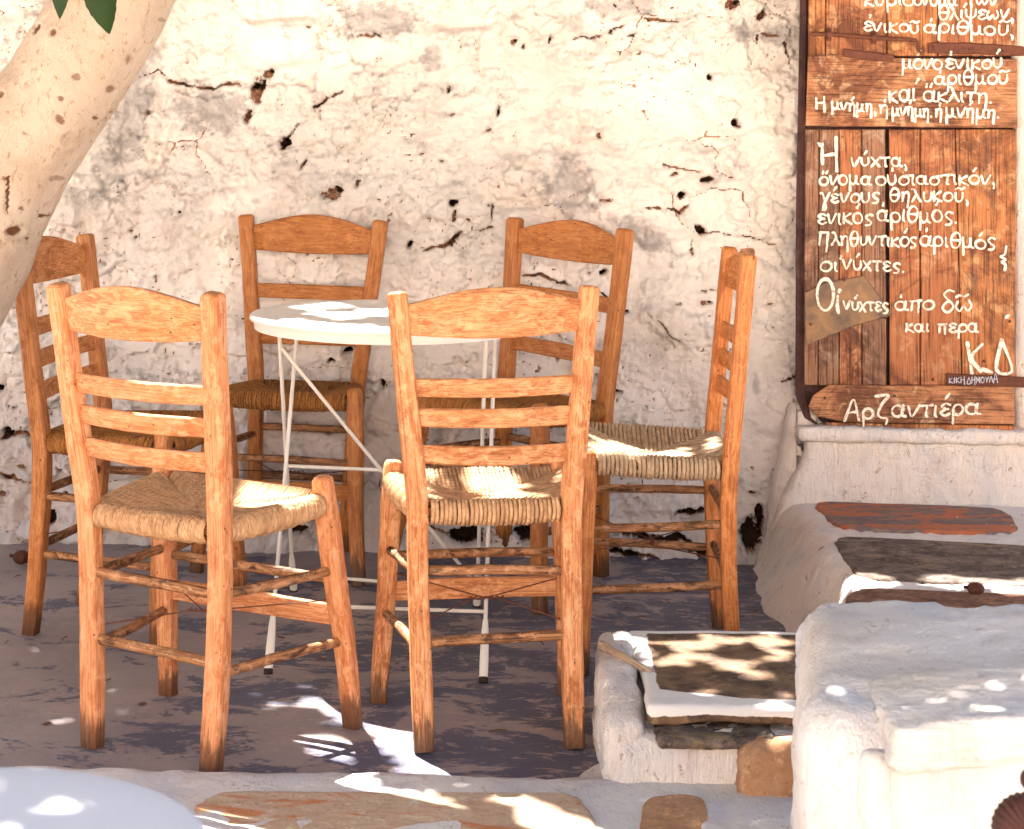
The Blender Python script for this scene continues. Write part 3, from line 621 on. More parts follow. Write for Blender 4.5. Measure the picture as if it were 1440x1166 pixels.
# ------------------------------------------------------------------ handwriting: strokes in units of the x-height
def arc(cx, cy, rx, ry, a0, a1, n=9): return [(cx+rx*math.cos(R(t)), cy+ry*math.sin(R(t))) for t in np.linspace(a0, a1, n)]
O_ = arc(.42, .5, .42, .5, 100, 460, 13)
G = {
 'α': (1.0, [arc(.42, .5, .40, .48, 40, 330, 11)+[(.85, .95)], [(.86, .98), (.72, .45), (.80, .08), (1.02, .02)]]),
 'γ': (.85, [[(0, .95), (.22, .9), (.42, .2)], [(.85, 1.), (.5, .2), (.3, -.45), (.42, -.75), (.55, -.5), (.42, .1)]]),
 'δ': (.85, [[(.80, 1.95), (.45, 2.1), (.12, 1.75), (.30, 1.35), (.62, .95), (.80, .45), (.42, -.02), (.05, .40), (.30, .95), (.55, 1.0)]]),
 'ε': (.75, [[(.72, .88), (.40, 1.02), (.08, .78), (.38, .55), (.06, .25), (.38, -.02), (.75, .15)], [(.38, .54), (.6, .54)]]),
 'ζ': (1.0, [[(.0, 1.75), (.95, 1.80), (.45, 1.1), (.15, .35), (.35, .0), (.8, -.1), (.7, -.55)]]),
 'η': (.8, [[(0, .95), (.12, .9), (.12, 0)], [(.12, .65), (.42, 1.), (.68, .75), (.66, -.7)]]),
 'θ': (.9, [arc(.45, .75, .42, .80, 90, 450, 15), [(.05, .75), (.85, .75)]]),
 'ι': (.3, [[(.12, 1.), (.10, .2), (.22, .0)]]),
 'κ': (.8, [[(.1, 1.02), (.08, 0)], [(.75, 1.0), (.15, .48), (.8, -.05)]]),
 'λ': (.85, [[(.05, 1.45), (.28, 1.4), (.55, .6), (.85, 0)], [(.46, .85), (.05, 0)]]),
 'μ': (1., [[(.1, 1.), (.08, -.7)], [(.1, .3), (.35, .02), (.68, .3), (.72, 1.0), (.72, .2), (.95, .02)]]),
 'ν': (.8, [[(0, .98), (.30, .02), (.78, 1.05)]]),
 'ο': (.85, [O_]),
 'π': (.95, [[(0, .92), (.95, 1.)], [(.2, .92), (.16, 0)], [(.72, .95), (.76, -.2)]]),
 'ρ': (.85, [[(.08, -.75), (.08, .6)]+arc(.44, .52, .38, .48, 170, -170, 12)]),
 'σ': (.95, [arc(.42, .46, .40, .46, 80, 440, 12)+[(.65, .98), (1.05, 1.02)]]),
 'ς': (.7, [[(.68, .9), (.38, 1.02), (.10, .75), (.30, .45), (.60, .20), (.48, -.1), (.12, -.15)]]),
 'τ': (.8, [[(0, .95), (.8, 1.0)], [(.4, .95), (.38, .1), (.5, .0)]]),
 'υ': (.8, [[(.05, .98), (.10, .25), (.38, 0), (.70, .3), (.72, 1.)]]),
 'χ': (.8, [[(.02, 1.), (.75, -.1)], [(.75, 1.), (0, -.1)]]),
 'ψ': (1., [[(.02, 1.), (.10, .3), (.5, .05), (.9, .3), (.95, 1.)], [(.5, 1.4), (.48, -.65)]]),
 'ω': (1.1, [[(.15, .95), (.0, .4), (.25, 0), (.52, .45), (.80, 0), (1.08, .45), (.92, .98)]]),
 'Α': (1.15, [[(.0, -.1), (.55, 1.75), (1.1, -.05)], [(.25, .62), (.9, .66)]]),
 'Η': (1., [[(.1, 1.1), (.08, .0)], [(.1, .55), (.85, .62)], [(.88, 1.2), (.86, -.35)]]),
 'Π': (1.2, [[(.15, 1.4), (.08, .0)], [(0, 1.42), (1., 1.45)], [(1., 1.45), (.92, -.75)]]),
 'Κ': (.9, [[(.1, 1.), (.1, 0)], [(.8, 1.), (.15, .5), (.85, 0)]]), 'Ι': (.35, [[(.15, 1.), (.15, 0)]]), 'Δ': (1., [[(.45, 1.), (.02, 0), (.95, .02), (.45, 1.)]]),
 'Μ': (1., [[(.05, 0), (.12, 1.), (.48, .3), (.82, 1.), (.9, 0)]]), 'Ο': (.95, [O_]), 'Υ': (.9, [[(0, 1.), (.42, .5), (.85, 1.)], [(.42, .5), (.42, 0)]]), 'Λ': (.9, [[(0, 0), (.42, 1.), (.85, 0)]]),
 ',': (.3, [[(.1, .1), (.2, -.1), (.18, -.5)]]), '.': (.3, [[(.1, .0), (.18, .02)]]), ' ': (.6, []),
}
ACC = {'´': [[(.35, 1.45), (.58, 1.85)]], '`': [[(.48, 1.45), (.52, 1.75)]], '῏': [[(.05, 1.35), (.3, 1.52), (.6, 1.36), (.9, 1.55)]], '¨': [[(.25, 1.4), (.30, 1.7)], [(.6, 1.4), (.72, 1.75)]]}
def write(text, x0, x1, b0, b1, xh, oy, wd=.0053, d=.1535, name='lettering', fix=None, mat=None, parent=None):
    """letters between two crop columns (4.5x crops of the photograph, oy = crop's first row)"""
    items = []; w = 0; xh = xh*.92
    for ch in text:
        if ch in ACC: items[-1][2].append(ch); continue
        items.append([ch, w, []]); w += G[ch][0]+.16
    sx = (x1-x0)/(w-.16); mb = MB(); e = 0
    for ch, u, acc in items:
        st = list(G[ch][1])+[s for a in acc for s in ACC[a]]
        kx, ky, sl_ = random.uniform(.94, 1.06), random.uniform(.92, 1.1), random.uniform(-.05, .08); dy = random.uniform(-.07, .07)
        for s in st:
            pts = []
            for (a, b) in s:
                a = a*kx+sl_*b; b = b*ky+dy
                t = (u+a)/max(w, .1); X = x0+(u+a)*sx; Y = lerp(b0, b1, t)-b*xh
                pts.append(at(1120+X/4.5, oy+Y/4.5, 'w', d+e*.00004))
            e += 1
            ribbon(mb, spline(pts, max(6, len(pts)*4)) if len(pts) > 2 else spline(pts, 6), wd)
    o = mb.build(name, mat or M_LET, parent or board, smooth=False); return o
def ribbon(mb, P, wd):
    P = np.asarray(P); T = np.gradient(P, axis=0); T /= np.maximum(np.linalg.norm(T, axis=1)[:, None], 1e-9)
    S = np.stack([-T[:, 2], 0*T[:, 0], T[:, 0]], 1); n = len(P); w = wd/2*(1+.26*np.sin(np.linspace(0, 5, n)+random.uniform(0, 6)))*np.random.default_rng(n).uniform(.84, 1.12, n)
    P = np.concatenate([[P[0]-T[0]*wd*.42], P, [P[-1]+T[-1]*wd*.42]]); S = np.concatenate([S[:1], S, S[-1:]]); w = np.concatenate([[w[0]*.45], w, [w[-1]*.45]])
    n += 2; th = np.array([0, .0007, 0])
    V = np.concatenate([P+S*w[:, None], P-S*w[:, None], P+S*w[:, None]+th*2.4, P-S*w[:, None]+th*2.4])
    F = [[i, i+1, n+i+1, n+i] for i in range(n-1)]+[[i, 2*n+i, 2*n+i+1, i+1] for i in range(n-1)]+[[n+i, n+i+1, 3*n+i+1, 3*n+i] for i in range(n-1)]
    F = [f[::-1] for f in F]; mb.add(V, F)
lm = Mat('cream_paint_lettering', .6, .3); lp = lm.pos()
M_LET = lm.done(lm.mix(lm.ramp(lm.noise(lp, 130, 5, .7), [(.53, 0.), (.62, .85)]), (.86, .82, .72, 1), (.46, .24, .13, 1)))
lm2 = Mat('pale_blue_white_lettering', .6, .3); M_LET2 = lm2.done((.50, .54, .62, 1))
U = .1515; RL_ = .1600; 
for a_ in (('κυ´ριο', 430, 740, 32, 34, 58, 0, U), ('ο`νομα', 745, 1015, 34, 34, 58, 0, U), ('τω῏ν', 1080, 1270, 30, 30, 60, 0, U),
           ('θλι´ψεων,', 900, 1375, 122, 118, 58, 0, U), ('ε`νικου῏', 425, 775, 192, 212, 58, 0, U), ('α`ριθμου῏,', 805, 1375, 206, 228, 60, 0, U),
           ('μο´νο', 668, 920, 436, 436, 62, 0, RL_+.0015), ('ε`νικου´', 945, 1300, 438, 432, 62, 0, RL_+.0015), ('α`ριθμου῏', 875, 1335, 532, 532, 60, 0, RL_+.0015),
           ('και´', 585, 755, 645, 640, 74, 0, RL_+.0015), ('α¨κλιτη.', 805, 1240, 640, 652, 66, 0, RL_+.0015),
           ('Η', 122, 190, 690, 690, 62, 0, RL_+.0015), ('μνη´μη,', 222, 505, 690, 712, 52, 0, RL_+.0015), ('η`', 525, 580, 715, 715, 52, 0, RL_+.0015), ('μνη´μη.', 605, 860, 728, 738, 56, 0, RL_+.0015), ('η`', 878, 920, 740, 740, 52, 0, RL_+.0015), ('μνη´μη.', 945, 1285, 742, 748, 58, 0, RL_+.0015),
           ('νυ´χτα,', 345, 700, 240, 240, 58, 180, U+.001), ('ο¨νομα', 145, 470, 360, 360, 60, 180, U+.001), ('ου`σιαστικο´ν,', 505, 1260, 360, 355, 60, 180, U+.001),
           ('γε´νους', 150, 522, 470, 470, 62, 180, U+.001), ('θηλυκου῏,', 590, 1090, 466, 466, 62, 180, U+.001), ('ε`νικο´ς', 135, 478, 605, 608, 66, 180, U+.001), ('α`ριθμο´ς.', 510, 1020, 592, 600, 72, 180, U+.001),
           ('Πληθυντικο´ς', 140, 758, 742, 748, 60, 180, U+.001), ('α`ριθμο´ς', 782, 1258, 748, 766, 66, 180, U+.001), ('οι`', 150, 262, 904, 904, 62, 180, U+.001), ('νυ´χτες.', 296, 685, 888, 912, 62, 180, U+.001),
           ('νυ´χτες', 300, 582, 246, 266, 58, 380, U+.0035), ('α`πο', 625, 868, 254, 248, 64, 380, U+.001), ('δω῏', 920, 1112, 268, 255, 72, 380, U+.001), ('και', 690, 838, 388, 388, 52, 380, U+.001), ('περα', 895, 1150, 398, 394, 56, 380, U+.001)):
    write(*a_[:7], d=a_[7])
write('Αρζαντιε´ρα', 305, 1158, 945, 912, 78, 380, .0058, RL_+.0022)
write('ΚΙΚΗ', 965, 1068, 714, 714, 38, 380, .0019, .1645, mat=M_LET2, parent=lower_strap); write('ΔΗΜΟΥΛΑ', 1080, 1276, 716, 708, 38, 380, .0019, .1645, mat=M_LET2, parent=lower_strap)
def strokes(L, oy, d, wd=.0072):
    mb = MB()
    for e, s in enumerate(L): ribbon(mb, spline([at(1120+x/4.5, oy+y/4.5, 'w', d+e*.00005) for x, y in s], 5*len(s)+4), wd)
    mb.build('lettering', M_LET, board, smooth=False)
strokes([[(165, 100), (163, 160), (166, 228)], [(140, 98), (160, 118)], [(165, 178), (245, 164)], [(250, 60), (252, 170), (256, 275)]], 180, U+.001)
strokes([[(1328, 750), (1318, 800), (1290, 815), (1324, 832), (1302, 850), (1322, 865), (1320, 900)]], 180, U+.001, .006)
strokes([[(183+52*math.cos(t), 155-100*math.sin(t)) for t in np.linspace(1.6, 7.9, 16)], [(262, 165), (258, 225), (266, 270)], [(270, 138), (276, 125)]], 380, U+.0037, .0076)
strokes([[(1082, 458), (1096, 560), (1110, 655)], [(1176, 470), (1108, 552), (1168, 642)], [(1172, 625), (1235, 646)], [(1300, 440), (1266, 630), (1364, 636), (1300, 440)]], 380, U+.001, .0082)
strokes([[(1326, 300), (1342, 288)]], 380, U+.001, .0082)

# a plastered door jamb to the right of the board
mass('jamb', 1.268, 1.9, 4.89, 5.2, .345, 1.9, M_WASH2, landing, .02, .02, .006, 8, None, 44)
# ------------------------------------------------------------------ chairs
CH={'A': {'RLt': (-0.795, 3.467, 0.816), 'RRt': (-0.494, 3.306, 0.821), 'RLs': (-0.74, 3.518, 0.427), 'RRs': (-0.485, 3.381, 0.424), 'RLf': (-0.719, 3.51, 0.0), 'RRf': (-0.491, 3.396, 0.0), 'FLt': (-0.65, 3.762, 0.456), 'FRt': (-0.328, 3.59, 0.458), 'FLf': (-0.638, 3.811, 0.0), 'FRf': (-0.269, 3.642, 0.0)}, 'B': {'RLt': (-0.204, 3.619, 0.795), 'RRt': (0.154, 3.68, 0.807), 'RLs': (-0.157, 3.579, 0.423), 'RRs': (0.125, 3.626, 0.418), 'RLf': (-0.132, 3.514, 0.0), 'RRf': (0.135, 3.547, 0.0), 'FLt': (-0.214, 3.81, 0.447), 'FRt': (0.109, 3.865, 0.447), 'FLf': (-0.232, 3.79, 0.0), 'FRf': (0.13, 3.859, 0.0)}, 'C': {'RLt': (-0.328, 5.036, 0.829), 'RRt': (-0.679, 5.071, 0.836), 'RLs': (-0.374, 5.006, 0.421), 'RRs': (-0.636, 5.032, 0.418), 'RLf': (-0.396, 4.995, 0.0), 'RRf': (-0.631, 5.016, 0.0), 'FLt': (-0.363, 4.734, 0.442), 'FRt': (-0.703, 4.768, 0.44), 'FLf': (-0.337, 4.653, 0.0), 'FRf': (-0.735, 4.76, 0.0)}, 'D': {'RLt': (0.288, 4.794, 0.836), 'RRt': (0.019, 5.02, 0.844), 'RLs': (0.241, 4.765, 0.41), 'RRs': (0.001, 4.97, 0.43), 'RLf': (0.241, 4.787, 0.0), 'RRf': (0.007, 5.002, 0.0), 'FLt': (0.08, 4.547, 0.443), 'FRt': (-0.188, 4.772, 0.443), 'FLf': (0.088, 4.431, 0.0), 'FRf': (-0.279, 4.763, 0.0)}, 'E': {'RLt': (0.496, 4.039, 0.841), 'RRt': (0.494, 4.365, 0.83), 'RLs': (0.462, 4.023, 0.414), 'RRs': (0.464, 4.381, 0.42), 'RLf': (0.479, 4.049, 0.0), 'RRf': (0.479, 4.356, 0.0), 'FLt': (0.173, 4.024, 0.43), 'FRt': (0.175, 4.382, 0.431), 'FLf': (0.163, 3.989, 0.0), 'FRf': (0.164, 4.415, 0.0)}, 'F': {'RLt': (-0.975, 4.515, 0.822), 'RRt': (-1.048, 4.201, 0.822), 'RLs': (-0.916, 4.497, 0.42), 'RRs': (-0.985, 4.191, 0.409), 'RLf': (-0.939, 4.449, 0.0), 'RRf': (-1.0, 4.21, 0.0), 'FLt': (-0.632, 4.447, 0.442), 'FRt': (-0.711, 4.108, 0.441), 'FLf': (-0.59, 4.471, 0.0), 'FRf': (-0.712, 4.111, 0.0)}}
def wob(P, a, seed):
    r = np.random.default_rng(seed); q = r.uniform(0, 6, 4); t = np.linspace(0, 1, len(P))
    P = np.array(P); P[:, 0] += a*(np.sin(t*5+q[0])+.5*np.sin(t*13+q[1])); P[:, 1] += a*(np.sin(t*6+q[2])+.5*np.sin(t*11+q[3])); return P
M_WIRE = M_RUST
def make_chair(key, label, wood, straw, slats, pitch, cord_r, sd):
    J = {k: np.array(v) for k, v in CH[key].items()}
    if key in 'CD':
        for k in ('RLt', 'RRt'): J[k] = lerp((0, 0, CAM_H), J[k], .989)
        for k in ('RLs', 'RRs'): J[k] = lerp((0, 0, CAM_H), J[k], .995)
    base = (J['RLf']+J['RRf']+J['FLf']+J['FRf'])/4; base[2] = 0
    t = empty('taverna_chair', tuple(base), label, 'chair', 'rush seated taverna chairs round the small white table')
    lat = J['RRs']-J['RLs']; lat[2] = 0; lat /= np.linalg.norm(lat); fw = np.array([-lat[1], lat[0], 0])
    W, RD = WOOD[wood], WOOD['rod']; r = np.random.default_rng(sd)
    posts = {}
    for s in 'LR':
        f, m_, tp = J['R'+s+'f'], J['R'+s+'s'], J['R'+s+'t']
        # the foot curves a little backwards, the upright leans back above the seat
        P = spline([f, lerp(f, m_, .33)+fw*.006, lerp(f, m_, .72)+fw*.006, m_, lerp(m_, tp, .33), lerp(m_, tp, .67), tp-(tp-m_)/np.linalg.norm(tp-m_)*.006], 26)
        P = wob(P, .0009, sd+ord(s)); P[0, 2] = .0; posts[s] = P
        z = P[:, 2]; sc = 1-.10*np.clip((.12-z)/.12, 0, 1)+.03*np.sin(z*14+sd)
        mb = MB(); sweep(mb, P, rrect(.0375, .033, .0065, 4), lat, sc, .00025, (.001, .008), sd*7+ord(s))
        mb.build('rear_post', W, t, sharp=40)
    legs = {}
    for s in 'LR':
        f, tp = J['F'+s+'f'], J['F'+s+'t']
        P = wob(spline([f, lerp(f, tp, .35)+lat*.002, lerp(f, tp, .7), tp+[0, 0, -.004]], 18), .0009, sd+5+ord(s)); P[0, 2] = 0; legs[s] = P
        z = P[:, 2]; sc = .86+.2*np.clip(z/.35, 0, 1)-.12*np.clip((z-.38)/.06, 0, 1)
        mb = MB(); sweep(mb, P, rrect(.0375, .0345, .0095, 4), lat, sc, .00025, (.001, .011), sd*9+ord(s))
        mb.build('front_leg', W, t, sharp=40)
    def onpost(s, z, P=None):
        P = posts[s] if P is None else P; return np.array([np.interp(z, P[:, 2], P[:, i]) for i in range(3)])
    # back: crest rail and slats, bowed backwards
    zs = {s: (J['R'+s+'s'][2], J['R'+s+'t'][2]) for s in 'LR'}
    def board_(name, tl, th, n=18, bow=.020, thick=.013, shift=.0):
        mb = MB(); V = []; S = np.linspace(0, 1, n)
        for s in S:
            a, b = tl(s), th(s); q = .020*abs(0)+0
            row = []
            for tt in (a, b):
                pl, pr = [onpost(q_, lerp(*zs[q_], min(tt, .97)))+max(0, tt-.97)*(J['R'+q_+'t']-J['R'+q_+'s']) for q_ in 'LR']
                p = lerp(pl, pr, .035+.93*s)-fw*(bow*math.sin(math.pi*s)+shift)
                row.append(p)
            lo, hi = row; e = .0028; u = (hi-lo)/np.linalg.norm(hi-lo)
            V += [lo+u*0-fw*(thick/2-e), lo+u*e-fw*thick/2, hi-u*e-fw*thick/2, hi-fw*(thick/2-e), hi+fw*(thick/2-e), hi-u*e+fw*thick/2, lo+u*e+fw*thick/2, lo+fw*(thick/2-e)]
        V = np.array(V)+r.normal(0, .0002, (len(V), 3)); k = 8
        F = [[i*k+j, (i+1)*k+j, (i+1)*k+(j+1) % k, i*k+(j+1) % k] for i in range(n-1) for j in range(k)]+[list(range(k)), [(n-1)*k+j for j in range(k)][::-1]]
        gx = np.repeat(S*.3, k)+r.uniform(-9, 9); gz = V[:, 2]+r.uniform(-9, 9); mb.add(V, F, np.stack([gx, gz, (V-base)@fw], 1))
        return mb.build(name, W, t, sharp=40)
    j = lambda a: r.uniform(-a, a)
    board_('crest_rail', lambda s: .795-.018*math.sin(math.pi*s), lambda s: .940+.078*math.sin(math.pi*s)**1.2, 26, .024, .015)
    for c in slats:
        dj = j(.008); board_('back_slat', lambda s: c-.043+dj-.006*math.sin(math.pi*s), lambda s: c+.043+dj-.003*math.sin(math.pi*s), 16, .018, .011)
    def rod(name, a, b, rad, mat=RD, sec=None, seed=0):
        d = (b-a)/np.linalg.norm(b-a); P = wob(spline([a-d*.006, lerp(a, b, .5)+[0, 0, j(.003)], b+d*.006], 14), .0006, seed)
        mb = MB(); sweep(mb, P, circ(rad, 9, rad*.92) if sec is None else sec, (0, 0, 1), 1+.10*np.sin(np.linspace(0, math.pi, 14))+.03*np.sin(np.linspace(0, 9, 14)+seed), .0002)
        return mb.build(name, mat, t, sharp=50)
    for z in (.303, .185): rod('stretcher', onpost('L', z+j(.006)), onpost('R', z+j(.006)), .0088, seed=sd+int(z*100))
    for s in 'LR':
        for zr, zf in ((.295, .290), (.168, .166)): rod('stretcher', onpost(s, zr+j(.006)), onpost(s, zf+j(.006), legs[s]), .0085, seed=sd+int(zr*100))
    rod('stretcher', onpost('L', .272+j(.004), legs['L']), onpost('R', .272+j(.004), legs['R']), .0085, seed=sd+3)
    rod('front_apron', onpost('L', .207, legs['L']), onpost('R', .207, legs['R']), 0, W, rrect(.036, .013, .003), seed=sd+4)
    # twisted bracing wire across the legs
    zc = .225; cen = sum(onpost(s, zc)+onpost(s, zc, legs[s]) for s in 'LR')/4; cen[2] = .222; mb = MB()
    for s, o in (('L', 'R'), ('R', 'L')):
        a, b = onpost(s, zc-.012+j(.01)), onpost(o, zc+.01+j(.01), legs[o])
        d = (b-a)/np.linalg.norm(b-a); sweep(mb, spline([a, cen-lat*.03*(1 if s == 'L' else -1)+[0, 0, -.004], cen, b], 24), circ(.0013, 5), (0, 0, 1))
    sweep(mb, [cen+lat*u*.035+np.array([0, 0, .0025*math.sin(u*22)])+fw*.0025*math.cos(u*22) for u in np.linspace(-1, 1, 40)], circ(.0013, 5), (0, 0, 1))
    mb.build('bracing_wire', M_WIRE, t)
    # woven rush seat: cords wrapped over four rails, meeting along the diagonals
    zr_, zf_ = J['RLs'][2]*.0+.400, .412
    A = {'RL': onpost('L', .405)+lat*.008+fw*.003, 'RR': onpost('R', .405)-lat*.008+fw*.003, 'FL': onpost('L', .42, legs['L'])+fw*.0, 'FR': onpost('R', .42, legs['R'])}
    A['RL'][2] = A['RR'][2] = zr_+.006; A['FL'][2] = A['FR'][2] = zf_+.004
    C = sum(A.values())/4; mb = MB(); pad = MB(); rails = MB()
    for a_, b_, inset in (('RL', 'RR', .0), ('RR', 'FR', .0), ('FR', 'FL', .0), ('FL', 'RL', .0)):
        a, b = A[a_], A[b_]; L = np.linalg.norm(b-a); e = (b-a)/L; inw = np.cross([0, 0, 1], e); inw *= np.sign(((C-a)*inw).sum()); out = -inw
        sweep(rails, [a, b], rrect(.016, .020, .004), (0, 0, 1))
        u0, u1 = (.055, .945) if (a_, b_) == ('RL', 'RR') else (.06, .94)
        n = int(L*(u1-u0)/pitch)
        sagc = .020
        for i in range(n):
            u = u0+(u1-u0)*(i+.5)/n; p = a+e*u*L
            side = a if u < .5 else b; k = 2*u if u < .5 else 2*(1-u)
            Q = lerp(side, C, k*.985); dist = ((Q-p)*inw).sum()
            bul = .0042*math.sin(math.pi*u)+j(.0012); lowr = .017+.006*math.sin(math.pi*u)+j(.0015)
            zt = .0165
            pts = [p+inw*.010+[0, 0, -lowr], p+out*.006+[0, 0, -lowr-.001], p+out*(.0165+bul)+[0, 0, -lowr*.55], p+out*(.019+bul)+[0, 0, .002], p+out*(.012+bul*.6)+[0, 0, zt*.85], p+[0, 0, zt+.0015+j(.0006)]]
            m_ = 4 if dist > .03 else 2
            for q in range(1, m_+1):
                v = q/m_; P_ = p+inw*dist*v; P_ = P_*1.
                P_[2] = lerp(p[2], C[2], v*k)+zt-sagc*(1-(1-min(1, v*k))**2)-(.008 if q == m_ else 0)+j(.0005); pts.append(P_)
            rr = cord_r*(1+j(.10)); P = spline(pts, 7+3*m_); P = P+e*np.cumsum(r.normal(0, cord_r*.05, len(P)))[:, None]
            sweep(mb, P, circ(rr, 5), e, None, 0)
        V = [a+[0, 0, zt-.006], b+[0, 0, zt-.006], C+[0, 0, zt-sagc-.006], a+[0, 0, -.012], b+[0, 0, -.012], C+[0, 0, -.020]]
        pad.add(V, [[0, 1, 2], [5, 4, 3]])
    o = mb.build('woven_seat', STRAW[straw], t, sharp=180)
    pad.build('seat_padding', STRAW[straw], o, smooth=False); rails.build('seat_frame', RD, o)
    return t
S3 = (.56, .405, .255)
make_chair('A', 'worn orange chair seen from behind, left of the two in the foreground', 'worn', 'pale', S3, .0052, .0031, 101)
make_chair('B', 'worn orange chair seen from behind, middle foreground, hiding half the table', 'honey', 'pale', (.548, .395, .235), .0078, .0043, 202)
make_chair('C', 'amber varnished chair facing the viewer just behind the left side of the table', 'amber', 'honey', (.55, .27), .0062, .0035, 303)
make_chair('D', 'amber varnished chair angled against the wall behind the central foreground chair', 'amber', 'honey', (.56, .25), .0066, .0038, 404)
make_chair('E', 'chair seen side on at the right of the group with a pale corded seat', 'orange', 'cord', (.56, .42, .27), .0089, .0046, 505)
make_chair('F', 'chair at the far left, its back partly hidden by the white tree trunk', 'tan', 'honey', (.57, .40, .23), .0056, .0033, 606)

# ------------------------------------------------------------------ round white metal table
en = Mat('white_enamel', .38, .45); ep = en.pos()
ec = en.mix(en.ramp(en.noise(ep, 6, 5), [(.4, 0.), (.7, 1.)]), (.80, .78, .74, 1), (.72, .69, .64, 1))
ec = en.mix(en.ramp(en.noise(ep, 75, 5, .7), [(.70, 0.), (.73, .9)]), ec, (.16, .05, .02, 1)); M_EN = en.done(ec, en.bump(en.noise(ep, 12, 4), .002, .3))
en2 = Mat('dull_white_laminate', .5, .3); M_EN2 = en2.done(en2.mix(en2.noise(en2.pos(), 9, 5), (.60, .605, .64, 1), (.66, .66, .69, 1)))
rub = Mat('rusty_rubber', .9, .2); M_RUB = rub.done((.045, .028, .022, 1))
TC = np.array([-.2558, 4.2336, 0]); TH = .683
table = empty('cafe_table', tuple(TC), 'small round white metal table with crossed thin legs in the middle of the chairs', 'table')
def disc(name, c, R_, prof, mat, parent=None, n=72, **k):
    a = np.arange(n)*2*math.pi/n; mb = MB(); V = []
    for rr, z in prof: V += [[c[0]+R_*rr*math.cos(t), c[1]+R_*rr*math.sin(t), c[2]+z] for t in a] if rr > 0 else []
    m_ = len([1 for p_ in prof if p_[0] > 0]); F = [[i*n+j, i*n+(j+1) % n, (i+1)*n+(j+1) % n, (i+1)*n+j] for i in range(m_-1) for j in range(n)]
    F += [[j for j in range(n)][::-1], [(m_-1)*n+j for j in range(n)]]
    mb.add(V, F); return mb.build(name, mat, parent, sharp=40, **k)
disc('tabletop', TC+[0, 0, TH], .2958, [(.955, -.026), (.965, -.027), (.968, -.010), (.995, -.009), (1.0, -.006), (.998, -.001), (.985, .0015), (.95, .001), (.9, -.0002), (.6, -.0004), (.1, -.0004)], M_EN, table)
def tube(name, pts, rad, mat, parent, n=None, sec=None, ref=(1, 0, .01), sc=None, dome=(0, 0)):
    mb = MB(); P = spline(pts, n or max(2, 4*len(pts))); sweep(mb, P, circ(rad, 10) if sec is None else sec, ref, sc, 0, dome); return mb.build(name, mat, parent)
feet = {'f0': (-.463, 3.953), 'f1': (-.033, 3.922), 'f2': (-.056, 4.476), 'f3': (-.482, 4.585)}
tops = {'f0': (-.462, 4.37), 'f1': (-.024, 4.36), 'f2': (-.042, 4.11), 'f3': (-.476, 4.11)}
lg = {}
for k in feet:
    f, tp = np.array([*feet[k], 0.]), np.array([*tops[k], TH-.012]); lg[k] = (f, tp)
    low = lerp(f, tp, .155)
    l = tube('leg', [low, lerp(low, tp, .5)+[0, 0, 0], tp], .0043, M_EN, table, 10)
    mb = MB(); sweep(mb, spline([lerp(f, tp, .012), lerp(f, tp, .07), lerp(f, tp, .12), low], 10), circ(.0085, 10, .0052), (1, 0, 0), [1, 1.05, 1.06, 1.05, 1.0, .95, .9, .8, .7, .62]); mb.build('foot', M_EN, l)
    mb = MB(); sweep(mb, [f, lerp(f, tp, .013)], circ(.0092, 10, .006), (1, 0, 0)); mb.build('foot_cap', M_RUB, l)
onl = lambda k, z: lerp(lg[k][0], lg[k][1], z/(TH-.012))
for a, b, za, zb in (('f0', 'f1', .118, .118), ('f3', 'f2', .050, .048), ('f3', 'f2', .335, .335)): tube('crossbar', [onl(a, za), onl(b, zb)], .0038, M_EN, table, 4, ref=(0, 0, 1))
tube('diagonal_brace', [onl('f3', .62)+[.004, -.007, 0], lerp(onl('f3', .62), onl('f2', .06), .5)+[0, -.007, 0], onl('f2', .06)+[0, -.007, 0]], .0040, M_EN, table, 6, ref=(0, 0, 1))
for s in (-1, 1): tube('top_rail', [[TC[0]-.24, TC[1]+s*.13, TH-.017], [TC[0]+.24, TC[1]+s*.13, TH-.017]], .006, M_EN, table, 3, ref=(0, 0, 1))

# second round table, cut by the lower left corner of the picture
fc = np.array([-.359, 1.297-.004, 0]); FH = .668
ft = empty('bistro_table', tuple(fc), 'round white table top cut off by the lower left corner', 'table')
disc('tabletop', fc+[0, 0, FH], .1735, [(.93, -.022), (.985, -.020), (1., -.012), (1., -.006), (.985, .0005), (.95, .0015), (.8, .0015), (.1, .0015)], M_EN2, ft, 96)
tube('column', [fc+[0, 0, .03], fc+[0, 0, .3], fc+[0, 0, FH-.02]], .018, M_EN, ft, 8)
disc('base', fc+[0, 0, 0], .14, [(1., 0), (1., .008), (.5, .02), (.16, .032), (.1, .034)], M_EN, ft, 48)

# ------------------------------------------------------------------ the tree: limed trunk, limbs, leaves
tk = Mat('limed_bark', .85, .15); kp = tk.pos()
kc = tk.mix(tk.ramp(tk.noise(kp, 7, 7, .65, .5), [(.4, 0.), (.65, 1.)]), (.63, .53, .44, 1), (.55, .42, .32, 1))
kc = tk.mix(tk.ramp(tk.noise(tk.scale(kp, (1, 1, .5)), 80, 6, .76), [(.56, 0.), (.64, .75)]), kc, (.36, .22, .12, 1))
kc = tk.mix(tk.ramp(tk.noise(tk.scale(kp, (1, 1, 1), (4, 4, 4)), 22, 4, .6, 1.5), [(.66, 0.), (.70, .85)]), kc, (.42, .22, .10, 1))
kc = tk.mix(tk.ramp(tk.attr('bare', 'Fac'), [(.4, 0.), (.7, .95)]), kc, (.15, .055, .02, 1))
M_BARK = tk.done(kc, tk.bump(tk.noise(tk.scale(kp, (1, 1, .6)), 38, 9, .78), .014, 1))
lf = Mat('leaf', .5, .2); li = lf.node('ShaderNodeObjectInfo'); 
